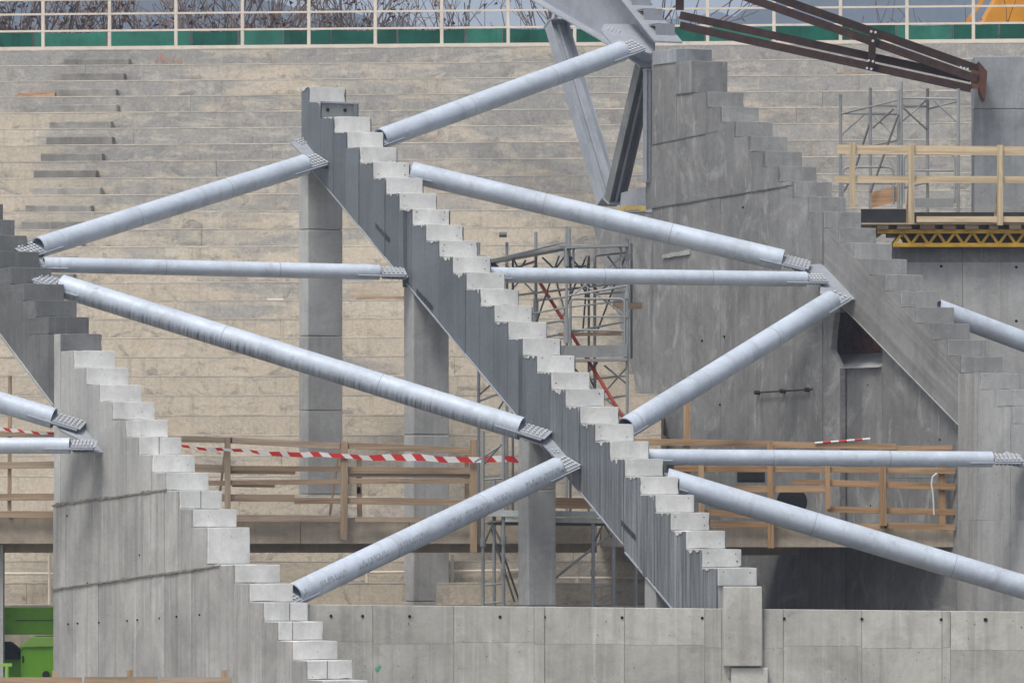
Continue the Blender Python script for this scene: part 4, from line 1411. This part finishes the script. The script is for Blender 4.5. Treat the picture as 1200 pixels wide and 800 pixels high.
# ------------------------------------------------------------------ timber guardrails
def guard(label, boards, posts, Yg, loc, mats=('wood', 'woodv')):
    rt_ = root('timber_guardrail', label, 'guardrail', loc)
    for (xa, ya, xb, yb_, hh, dy) in boards:
        mb = MB(); mb.bar(W(xa, ya + RJ.uniform(-.7, .7), Yg + dy), W(xb, yb_ + RJ.uniform(-.7, .7), Yg + dy), .028, hh * Yg / F); part('board', mb, M[mats[0]], rt_, bevel=.004)
    for (xa, ya, xb, yb_, ww, dy) in posts:
        mb = MB(); mb.bar(W(xa + RJ.uniform(-.8, .8), ya, Yg + dy), W(xb + RJ.uniform(-.8, .8), yb_, Yg + dy), .06, ww * Yg / F, (1, 0, 0)); part('post', mb, M[mats[1]], rt_, bevel=.004)
    return rt_
YG = YD - .09
guard('weathered brown timber guardrail with red and white tape on the walkway deck',
      [(150, 513, 272, 516, 7, -.03), (268, 515, 402, 523, 7.5, -.03), (398, 521, 555, 528, 7.5, -.03),
       (150, 546, 270, 549, 9, .02), (268, 548, 404, 550, 6, -.03), (270, 553.5, 346, 553.5, 4, .05), (400, 550, 556, 551, 8, .02), (408, 556, 556, 557, 5, .06),
       (150, 564, 270, 565.5, 6, .02), (266, 565, 404, 565, 6, -.03), (400, 564, 552, 564, 6, -.03), (272, 569, 322, 569, 3, .05),
       (150, 582, 345, 584, 8.5, .02), (345, 587, 402, 587, 7, -.03), (400, 586, 556, 588, 8, -.03),
       (150, 603, 272, 604, 7, .0), (271, 606, 404, 607, 8, -.04), (416, 608, 560, 609, 6, -.04)],
      [(267, 512, 267, 614, 7, -.08), (403, 517, 403, 632, 8.5, -.08), (555, 515, 555, 647, 8, -.08), (421, 538, 421, 608, 6, .1), (547, 532, 547, 600, 5, .1),
       (265, 520, 256, 596, 3, .25), (398, 520, 386, 604, 3, .25), (420, 570, 420, 578, 5, .1), (166, 512, 166, 614, 7, -.08)],
      YG, W(360, 606, YG))
guard('short stretch of brown timber guardrail left of the pale concrete wall',
      [(-80, 508, 70, 509, 6, .02), (-80, 546, 70, 545, 8, -.03), (-80, 583, 70, 582, 8, -.03), (-80, 602, 70, 602, 8, -.03)],
      [(-30, 500, -30, 612, 8, -.08), (11, 440, 11, 602, 4.5, .05)], YG, W(0, 606, YG))
YH = YD - .07
guard('orange brown timber guardrail in front of the grey wall under the level tube',
      [(735, 518, 905, 520, 7.5, -.03), (900, 521, 1050, 524, 7, -.03), (1040, 525, 1116, 525, 6, .03),
       (790, 549, 905, 550, 7, -.03), (905, 549, 1120, 552, 6.5, -.03),
       (860, 572, 970, 573, 8, -.03), (928, 564, 968, 565, 5, .03), (968, 566, 1120, 571, 7.5, -.03),
       (822, 599, 900, 605, 7, .02), (970, 596, 1120, 600, 7, .02),
       (828, 613, 905, 615, 7, -.03), (900, 614, 1040, 617, 5.5, -.03), (1036, 616, 1120, 617, 7, -.03)],
      [(805, 470, 805, 560, 8, .02), (822, 525, 822, 616, 7, -.08), (903, 518, 903, 642, 7, -.09), (970, 538, 970, 596, 6, -.08), (1035, 541, 1035, 616, 8, -.08), (1104, 540, 1104, 614, 8, .04)],
      YH, W(940, 617, YH), ('wood_orange', 'wood_orangev'))

# red and white tape
def tape(label, pts, Yt, n, flat=.006):
    """pts: (px, py, height px); alternating slanted stripes"""
    mb = MB()
    def ev(t):
        s_ = t * (len(pts) - 1); i = min(int(s_), len(pts) - 2); f = s_ - i
        a, b = pts[i], pts[i + 1]
        return [a[j] + (b[j] - a[j]) * f for j in range(3)]
    rq = random.Random(n)
    ts = [0] + [(k + rq.uniform(-.18, .18)) / n for k in range(1, n)] + [1]
    for k in range(n):
        t0, t1 = ts[k], ts[k + 1]
        a, b = ev(t0), ev(t1)
        sk = a[2] * 0.8
        wv = lambda t: .9 * math.sin(t * 31) + .5 * math.sin(t * 77 + 1)
        a[1] += wv(t0); b[1] += wv(t1); a[2] *= 1 - .22 * (.5 + .5 * math.sin(t0 * 23)); b[2] *= 1 - .22 * (.5 + .5 * math.sin(t1 * 23))
        Y0 = Yt + .02 * math.sin(k * .8); Y1 = Yt + .02 * math.sin((k + 1) * .8)
        q = [W(a[0] + sk, a[1] + a[2] / 2, Y0), W(b[0] + sk, b[1] + b[2] / 2, Y1), W(b[0], b[1] - b[2] / 2, Y1), W(a[0], a[1] - a[2] / 2, Y0)]
        mb.prism(q, (0, flat, 0), k % 2)
    return thing('barrier_tape', mb, [M['red'], M['white']], label, 'tape')
tape('red and white barrier tape stretched along the brown timber guardrail', [(160, 519, 3), (215, 523, 3.5), (300, 530, 5), (400, 534.5, 7), (500, 537, 8.5), (615, 539, 8.5)], YG - .16, 42)
tape('red and white barrier tape on the short guardrail near the green machine', [(-60, 500, 5), (0, 503, 5), (30, 506, 4), (62, 508, 3)], YG - .16, 11)
# striped pole lying on the guardrail
mb = MB()
pA_, pB_ = W(955, 519, YH - .06), W(1020, 514, YH - .06)
for k in range(7):
    mb.tube(pA_ + (pB_ - pA_) * k / 7, pA_ + (pB_ - pA_) * (k + 1) / 7, .02, 8, m=(k + 1) % 2)
thing('striped_pole', mb, [M['red'], M['white']], 'red and white striped pole lying on the orange brown guardrail', 'pole')

# ------------------------------------------------------------------ scaffolds
def bars(rt_, lst, r, mat, nm):
    for l in lst:
        x0, y0, d0, x1, y1, d1 = l[:6]
        mb = MB(); mb.tube(W(x0, y0, d0), W(x1, y1, d1), l[6] if len(l) > 6 else r, 8); part(nm, mb, mat, rt_, smooth=False)
ZD = W(0, 606, YD).z
A, B = 125.3, 126.5
def down(x, y, Y):
    """from a pixel at depth Y down to the deck"""
    p = W(x, y, Y)
    return (x, y, Y, x, HY - (2.6 - H) * F / Y, Y)
sf = root('scaffold_tower', 'grey tube scaffold tower with red prop behind the steel raker', 'scaffold', Vector((W(660, 0, A).x, A + .8, ZD)))
bars(sf, [down(664, 265, A), down(735, 280, A), down(628, 272, B), down(697, 286, B), down(594, 284, B + .4), down(561, 284, B + .6)], .029, M['scaf'], 'standard')
bars(sf, [(666, 268, A + .02, 666, 300, A + .02, .045), (628, 350, B, 628, 386, B, .05), (664, 372, A, 664, 402, A, .055), (664, 290, A, 664, 312, A, .05), (735, 298, A, 735, 304, A, .05), (735, 342, A, 735, 350, A, .05), (735, 366, A, 735, 372, A, .05)], .05, M['scaf'], 'coupler')
bars(sf, [(595, 347, B + .3, 735, 331, A), (628, 352, B, 664, 348, A), (632, 380, B, 664, 375, A), (664, 347, A, 734, 335, A), (600, 315, B, 628, 306, B), (640, 395, B, 735, 376, A),
          (664, 312, A, 690, 312, B), (697, 470, B, 735, 463, A), (561, 470, B + .6, 600, 455, B + .6), (664, 386, A, 735, 388, A), (590, 450, B, 600, 470, B)], .021, M['scaf'], 'ledger')
bars(sf, [(664, 300, A, 690, 350, B), (636, 302, B, 660, 325, A), (662, 300, A, 640, 330, B), (668, 300, A, 700, 340, B), (712, 300, A, 735, 330, A), (600, 300, B, 615, 330, B), (616, 305, B, 604, 325, B),
          (628, 380, B, 655, 300, A), (687, 300, B, 660, 370, A), (733, 300, A, 700, 388, B), (700, 425, A, 678, 447, B), (690, 440, B, 713, 490, B), (672, 430, A, 695, 456, B), (708, 428, A, 735, 450, A),
          (561, 463, B + .6, 576, 450, B + .6), (571, 500, B + .6, 590, 470, B + .6), (690, 300, A, 683, 388, B), (652, 330, B, 664, 372, A)], .018, M['scafdark'], 'brace')
bars(sf, [down(668.5, 300, A + .1), down(601, 300, B + .2), down(690, 300, B + .1), (740, 285, B, 740, 420, B)], .022, M['scafdark'], 'standard')
bars(sf, [(594, 300, B + .4, 664, 284, A), (628, 330, B, 697, 318, B), (664, 320, A, 735, 312, A), (600, 372, B + .3, 664, 360, A), (664, 360, A, 735, 352, A), (628, 400, B, 664, 396, A), (697, 345, B, 735, 342, A),
          (640, 450, B, 735, 440, A), (664, 490, A, 735, 486, A), (561, 330, B + .6, 594, 322, B + .4), (697, 300, B, 735, 296, A)], .017, M['scaf'], 'ledger')
bars(sf, [(664, 318, A, 735, 372, A), (735, 318, A, 697, 345, B), (628, 310, B, 594, 345, B + .4), (664, 430, A, 735, 488, A), (735, 430, A, 690, 480, B), (594, 310, B + .4, 628, 345, B), (672, 345, A, 730, 300, A)], .015, M['scaf'], 'brace')
# guard frames with rounded corners
def frame(x0, x1, yb_, yt, Y, c=5):
    return [W(x0, yb_, Y), W(x0, yt + c, Y), W(x0 + c * .35, yt + c * .3, Y), W(x0 + c, yt, Y), W(x1 - c, yt, Y), W(x1 - c * .35, yt + c * .3, Y), W(x1, yt + c, Y), W(x1, yb_, Y)]
for (x0, x1, yb_, yt) in ((668, 732, 422, 350), (672, 728, 330, 288)):
    mb = MB(); mb.path(frame(x0, x1, yb_, yt, A - .03), .02, 8); part('guard_frame', mb, M['scaf'], sf)
bars(sf, [(668, 371, A - .03, 732, 371, A - .03, .016)], .016, M['scaf'], 'guard_bar')
# upper boards (the left run slopes down), lower boards with toe boards
for k in range(3):
    d = .42 * k
    mb = MB(); mb.bar(W(664, 290, A + d), W(736, 287.5, A + d), .38, .05); part('platform_plank', mb, M['plank'], sf)
    mb = MB(); mb.bar(W(574, 307, B + .4 - .2 * k), W(664, 290, A + d), .34, .05); part('platform_plank', mb, M['plank'], sf)
    mb = MB(); mb.bar(W(655 + k * 2, 423, A + d + .1), W(735, 421, A + d + .1), .38, .05); part('platform_plank', mb, M['plank'], sf)
mb = MB(); mb.bar(W(664, 412, A - .06), W(735, 411, A - .06), .03, 14 * A / F); part('toe_board', mb, M['plank'], sf)
mb = MB(); mb.bar(W(654, 413, B - .2), W(664, 412, A - .06), .03, 15 * A / F); part('toe_board', mb, M['plank'], sf)
mb = MB(); mb.bar(W(562, 300, B + .6), W(578, 313, B), .22, .05); part('hatch', mb, M['plank'], sf)
mb = MB(); mb.tube(W(585, 275, B + .3), W(594, 275, B + .3), .05, 8); part('coupler', mb, M['scafdark'], sf)
rp0, rp1 = W(632, 330, B - .3), W(737, 500, A - .4)
mb = MB(); mb.tube(rp0, rp1, .034, 10); part('raking_prop', mb, M['redpaint'], sf, label='red painted raking prop')
mb = MB(); mb.bar(W(655, 392, 125.9), W(728, 391, 125.6), .06, .07); part('timber_bearer', mb, M['wood'], sf)
mb = MB(); mb.bar(W(720, 358, A + .3), W(751, 358, A + .5), .15, .12); part('timber_bearer', mb, M['wood'], sf)

# lower scaffold on the ground in front of the deck
A2, B2 = 120.3, 121.2
zg = 0.0
def dn0(x, y, Y): return (x, y, Y, x, HY + H * F / Y, Y)
s2 = root('scaffold_tower', 'lower grey tube scaffold with pale planks beside the middle column', 'scaffold', Vector((W(650, 0, A2).x, A2 + .5, 0)))
bars(s2, [dn0(566, 505, A2), dn0(590, 500, A2), dn0(695, 612, A2), dn0(719, 608, A2), dn0(579, 560, B2), dn0(745, 640, B2)], .031, M['scaf'], 'standard')
bars(s2, [(566, 630, A2, 566, 640, A2, .05), (590, 628, A2, 590, 638, A2, .05), (719, 632, A2, 719, 640, A2, .05), (695, 668, A2, 695, 674, A2, .05), (719, 668, A2, 719, 674, A2, .05), (590, 666, A2, 590, 673, A2, .05)], .05, M['scaf'], 'coupler')
bars(s2, [(566, 612, A2, 590, 610, A2), (566, 562, A2, 590, 560, A2), (556, 541, A2, 590, 520, A2), (566, 707, A2, 590, 705, A2), (697, 709, A2, 719, 707, A2), (566, 686, A2, 590, 683, A2), (695, 688, A2, 719, 685, A2),
          (648, 679, A2, 720, 622, A2, .022)], .018, M['scaf'], 'ledger')
bars(s2, [(566, 640, A2, 577, 614, A2), (577, 614, A2, 590, 640, A2), (575, 618, B2, 603, 705, B2), (590, 650, A2, 610, 708, B2), (697, 634, A2, 706, 615, A2), (708, 615, A2, 719, 632, A2), (566, 545, A2, 588, 520, A2)], .018, M['scafdark'], 'brace')
for k in range(3):
    mb = MB(); mb.bar(W(571, 601 + 0 * k, A2 + .1 + .36 * k), W(746, 603, A2 + .1 + .36 * k), .33, .11); part('platform_plank', mb, M['plank_pale'], s2)
mb = MB(); mb.bar(W(592, 608.5, A2 - .02), W(746, 611, A2 - .02), .05, .075); part('platform_beam', mb, M['plank_pale'], s2)
mb = MB(); mb.bar(W(571, 613, A2 + .5), W(742, 614.5, A2 + .5), .06, .06); part('platform_beam', mb, M['scafdark'], s2)
mb = MB(); mb.bar(W(650, 589, A2 + .7), W(694, 590, A2 + .7), .10, .19); thing('timber_baulk', mb, M['tan_plank'], 'brown timber baulk lying on the pale scaffold planks', 'timber')

# handrail of tubes under the deck
hr = root('tube_guardrail', 'thin tube guardrail on the old terrace seen below the walkway deck', 'guardrail', Vector((W(570, 0, 124.4).x, 124.4, 0)))
YR = 124.4
bars(hr, [(390, 671, YR, 760, 666, YR), (390, 688, YR, 760, 685, YR), (0, 672, YR, 62, 672, YR), (655, 677, YR - .3, 760, 677, YR - .3), (340, 690, YR - .3, 472, 697, YR - .3, .03)], .026, M['rail'], 'rail')
bars(hr, [(430, 648, YR, 430, 712, YR), (530, 650, YR, 530, 712, YR), (741, 664, YR, 741, 712, YR), (672, 664, YR, 672, 712, YR), (677, 676, YR - .3, 677, 712, YR - .3, .05), (58, 650, YR, 58, 712, YR)], .03, M['rail'], 'post')

# upper right scaffold
A3, B3 = 129.2, 130.3
s3 = root('scaffold_tower', 'slender grey tube scaffold on the platform against the upper terrace', 'scaffold', Vector((W(1055, 0, A3).x, A3 + .5, zp)))
def dn3(x, y, Y): return (x, y, Y, x, HY - (zp + .035 - H) * F / Y, Y)
bars(s3, [dn3(985, 111, B3), dn3(1020, 103, B3), dn3(1053, 106, A3), dn3(1056, 96, A3), dn3(1087, 104, B3), dn3(1123, 104, A3)], .031, M['scaf'], 'standard')
bars(s3, [(985, 134, B3, 1053, 117, A3), (1056, 115, A3, 1122, 116, A3), (985, 133, B3, 1052, 134, B3), (1020, 124, B3, 1087, 125, B3), (1087, 128, B3, 1122, 119, A3), (1022, 171, B3, 1054, 164, A3), (1065, 200, A3, 1118, 200, A3),
          (990, 215, A3, 1050, 215, A3), (1060, 220, A3, 1087, 214, B3)], .02, M['scaf'], 'ledger')
bars(s3, [(986, 158, B3, 1012, 135, B3), (1023, 150, B3, 1048, 127, A3), (1024, 136, B3, 1052, 162, A3), (1057, 143, A3, 1085, 118, B3), (1058, 126, A3, 1086, 152, B3), (1095, 118, A3, 1121, 143, A3)], .018, M['scaf'], 'brace')
bars(s3, [(1053, 134, A3 - .1, 1020, 226, A3 - .1), (1019, 145, B3, 1000, 205, B3), (1000, 205, B3, 988, 226, B3)], .02, M['scafdark'], 'brace')
for (x0, x1, yb_, yt) in ((1059, 1119, 238, 181), (988, 1047, 240, 196)):
    mb = MB(); mb.path(frame(x0, x1, yb_, yt, A3 - .05), .02, 8); part('guard_frame', mb, M['scaf'], s3)
mb = MB(); mb.bar(W(1072, 238, A3 - .1), W(1118, 238, A3 - .1), .03, 11 * A3 / F); part('toe_board', mb, M['plank'], s3)
mb = MB(); mb.prism([W(1021, 225, A3), W(1052, 218, A3), W(1052, 236, A3), W(1021, 244, A3)], (0, .03, 0)); part('side_board', mb, M['tan_plank'], s3)

# ------------------------------------------------------------------ green machine, lower left
YM = 122.6
gm = root('green_machine', 'lime green construction machine with boom and hood under the walkway deck', 'machine', Vector((W(20, 0, YM).x, YM + .8, 0)))
def gx(px): return W(px, 0, YM).x
mb = MB(); mb.box((gx(-170), YM, W(0, 743, YM).z), (gx(92) - gx(-170), 0, 0), (0, .55, 0), (0, 0, W(0, 711, YM).z - W(0, 743, YM).z)); part('boom', mb, M['lime'], gm, bevel=.02)
mb = MB(); mb.prism([W(24, 830, YM - .1), W(24, 760, YM - .1), W(40, 747, YM - .1), W(100, 747, YM - .1), W(100, 830, YM - .1)], (0, 1.3, 0)); part('hood', mb, M['lime'], gm, bevel=.03)
mb = MB(); mb.prism([W(21, 758.5, YM - .14), W(37, 745.5, YM - .14), W(102, 745.5, YM - .14), W(102, 757, YM - .14)], (0, 1.35, 0)); part('hood_cover', mb, M['limepale'], gm, bevel=.02)
mb = MB(); mb.prism([W(-170, 850, YM + .2), W(-170, 772, YM + .2), W(24, 772, YM + .2), W(24, 850, YM + .2)], (0, 1.0, 0)); part('chassis', mb, M['lime'], gm)
mb = MB(); mb.prism([W(-120, 772, YM + .1), W(-120, 752, YM + .1), W(10, 752, YM + .1), W(22, 762, YM + .1), W(22, 772, YM + .1)], (0, .9, 0)); part('engine_cover', mb, M['rubber'], gm, bevel=.03)
for px in (-120, 54):
    for dy in (-.12, 1.0):
        c = Vector((gx(px), YM + dy, .45))
        mb = MB(); mb.tube(c, c + Vector((0, .35, 0)), .45, 24); wh = part('wheel', mb, M['rubber'], gm, bevel=.05)
        mb = MB(); mb.tube(c + Vector((0, -.01, 0)), c + Vector((0, .05, 0)), .22, 16); part('rim', mb, M['limepale'], wh)
mb = MB(); mb.tube(W(54, 790, YM - .16), W(54, 790, YM - .05), .07, 14); part('hub_cap', mb, M['rubber'], gm)
mb = MB(); mb.box(W(18, 727, YM - .012), (.9, 0, 0), (0, .02, 0), (0, 0, .012)); part('boom_seam', mb, M['rubber'], gm)
mb = MB(); mb.tube(W(27, 768, YM - .13), W(27, 776, YM - .13), .015, 8); part('door_handle', mb, M['rubber'], gm)
# fence post with a bright strip in front
mb = MB()
mb.bar(W(-20, 778.5, 110), W(14, 778.5, 110), .05, .05)
mb.tube(W(8, 778, 110), W(8, 778, 110) - Vector((0, 0, W(8, 778, 110).z)), .03, 8)
thing('marker_post', mb, M['limepale'], 'bright green marker bar on a thin post before the green machine', 'post')

# site fence at the very bottom
YS = 104.0
sfn = root('site_fence', 'low site fence of weathered boards at the foot of the formed wall', 'fence', Vector((W(130, 0, YS).x, YS, 0)))
for q, (xa, xb, yc, hh) in enumerate(((-60, 96, 797.5, 9), (99, 185, 797, 9), (188, 272, 797.5, 9), (-60, 272, 815, 10), (-60, 272, 832, 10))):
    mb = MB(); mb.bar(W(xa, yc, YS), W(xb, yc, YS), .03, hh * YS / F); part('board', mb, M['wood'], sfn)
for px in (-30, 65, 152, 263):
    p = W(px, 784.5 + (0 if px != 65 else 1), YS + .05)
    mb = MB(); mb.bar(Vector((p.x, p.y, 0)), p, .05, .09, (1, 0, 0)); part('post', mb, M['woodv'], sfn)

# ------------------------------------------------------------------ loose things on the old terrace
def on_row(px0, px1, k, h, w_, label, mat, name='loose_timber', cat='timber'):
    u0, u1 = t_u(px0, k), t_u(px1, k)
    zt = TP.z - k * TRISE
    mb = MB(); mb.box(TT(u0, -k * TRUN - w_ - .05, zt - TRISE), TU * (u1 - u0), TV * w_, (0, 0, h))
    return thing(name, mb, mat, label, cat, bevel=.004)
on_row(22, 66, 2, .13, .12, 'pinkish timber beam lying on the terrace beside the aisle steps', M['tan_plank'])
on_row(981, 1014, 1, .09, .14, 'flat plank lying on the terrace above the slender scaffold', M['wood'])
on_row(419, 474, 14, .09, .12, 'brown plank lying on the terrace between two columns', M['wood'])
on_row(400, 433, 13, .05, .10, 'pale grey pipe offcut lying on the terrace between two columns', M['plate'], 'pipe_offcut', 'pipe')
on_row(314, 333, 14, .05, .08, 'small white strip lying on the terrace above the drip stained tube', M['white'], 'white_strip', 'strip')
# rusty tie bar on the grey wall
mb = MB(); p0, p1 = RR.at(884, 460, -.09), RR.at(952, 456, -.09); mb.tube(p0, p1, .016, 6)
for t in (.04, .48, .9):
    c = p0 + (p1 - p0) * t; mb.tube(c - NR * .04, c + NR * .06, .04, 8)
thing('tie_bar', mb, M['rust'], 'rusty threaded tie bar hanging on the grey concrete wall', 'tie bar')
mb = MB(); p = [W(1096, 563, YG - .16), W(1093, 556, YG - .16), W(1095, 554, YG - .16)]
mb = MB(); mb.path([W(1094.5, 603, YG - .14), W(1093.5, 580, YG - .16), W(1091.5, 566, YG - .16), W(1093, 558, YG - .16), W(1098, 554, YG - .16)], .014, 7)
thing('hose', mb, M['white'], 'white hose hanging over the orange brown guardrail', 'hose')
mb = MB(); mb.box(W(864, 565, YG + .4), (.50, 0, 0), (0, .3, 0), (0, 0, .22)); mb.box(W(866, 563, YG + .39), (.44, 0, 0), (0, .02, 0), (0, 0, .16))
thing('black_box', mb, M['blackboard'], 'black box standing behind the orange brown guardrail', 'box', bevel=.02)
mb = MB(); mb.tube(W(928, 588, YG + .5), W(928, 588, YG + .9), .28, 20); mb.tube(W(928, 588, YG + .49), W(928, 588, YG + .52), .14, 16)
thing('cable_drum', mb, M['rubber'], 'black round drum behind the orange brown guardrail', 'drum', bevel=.02)
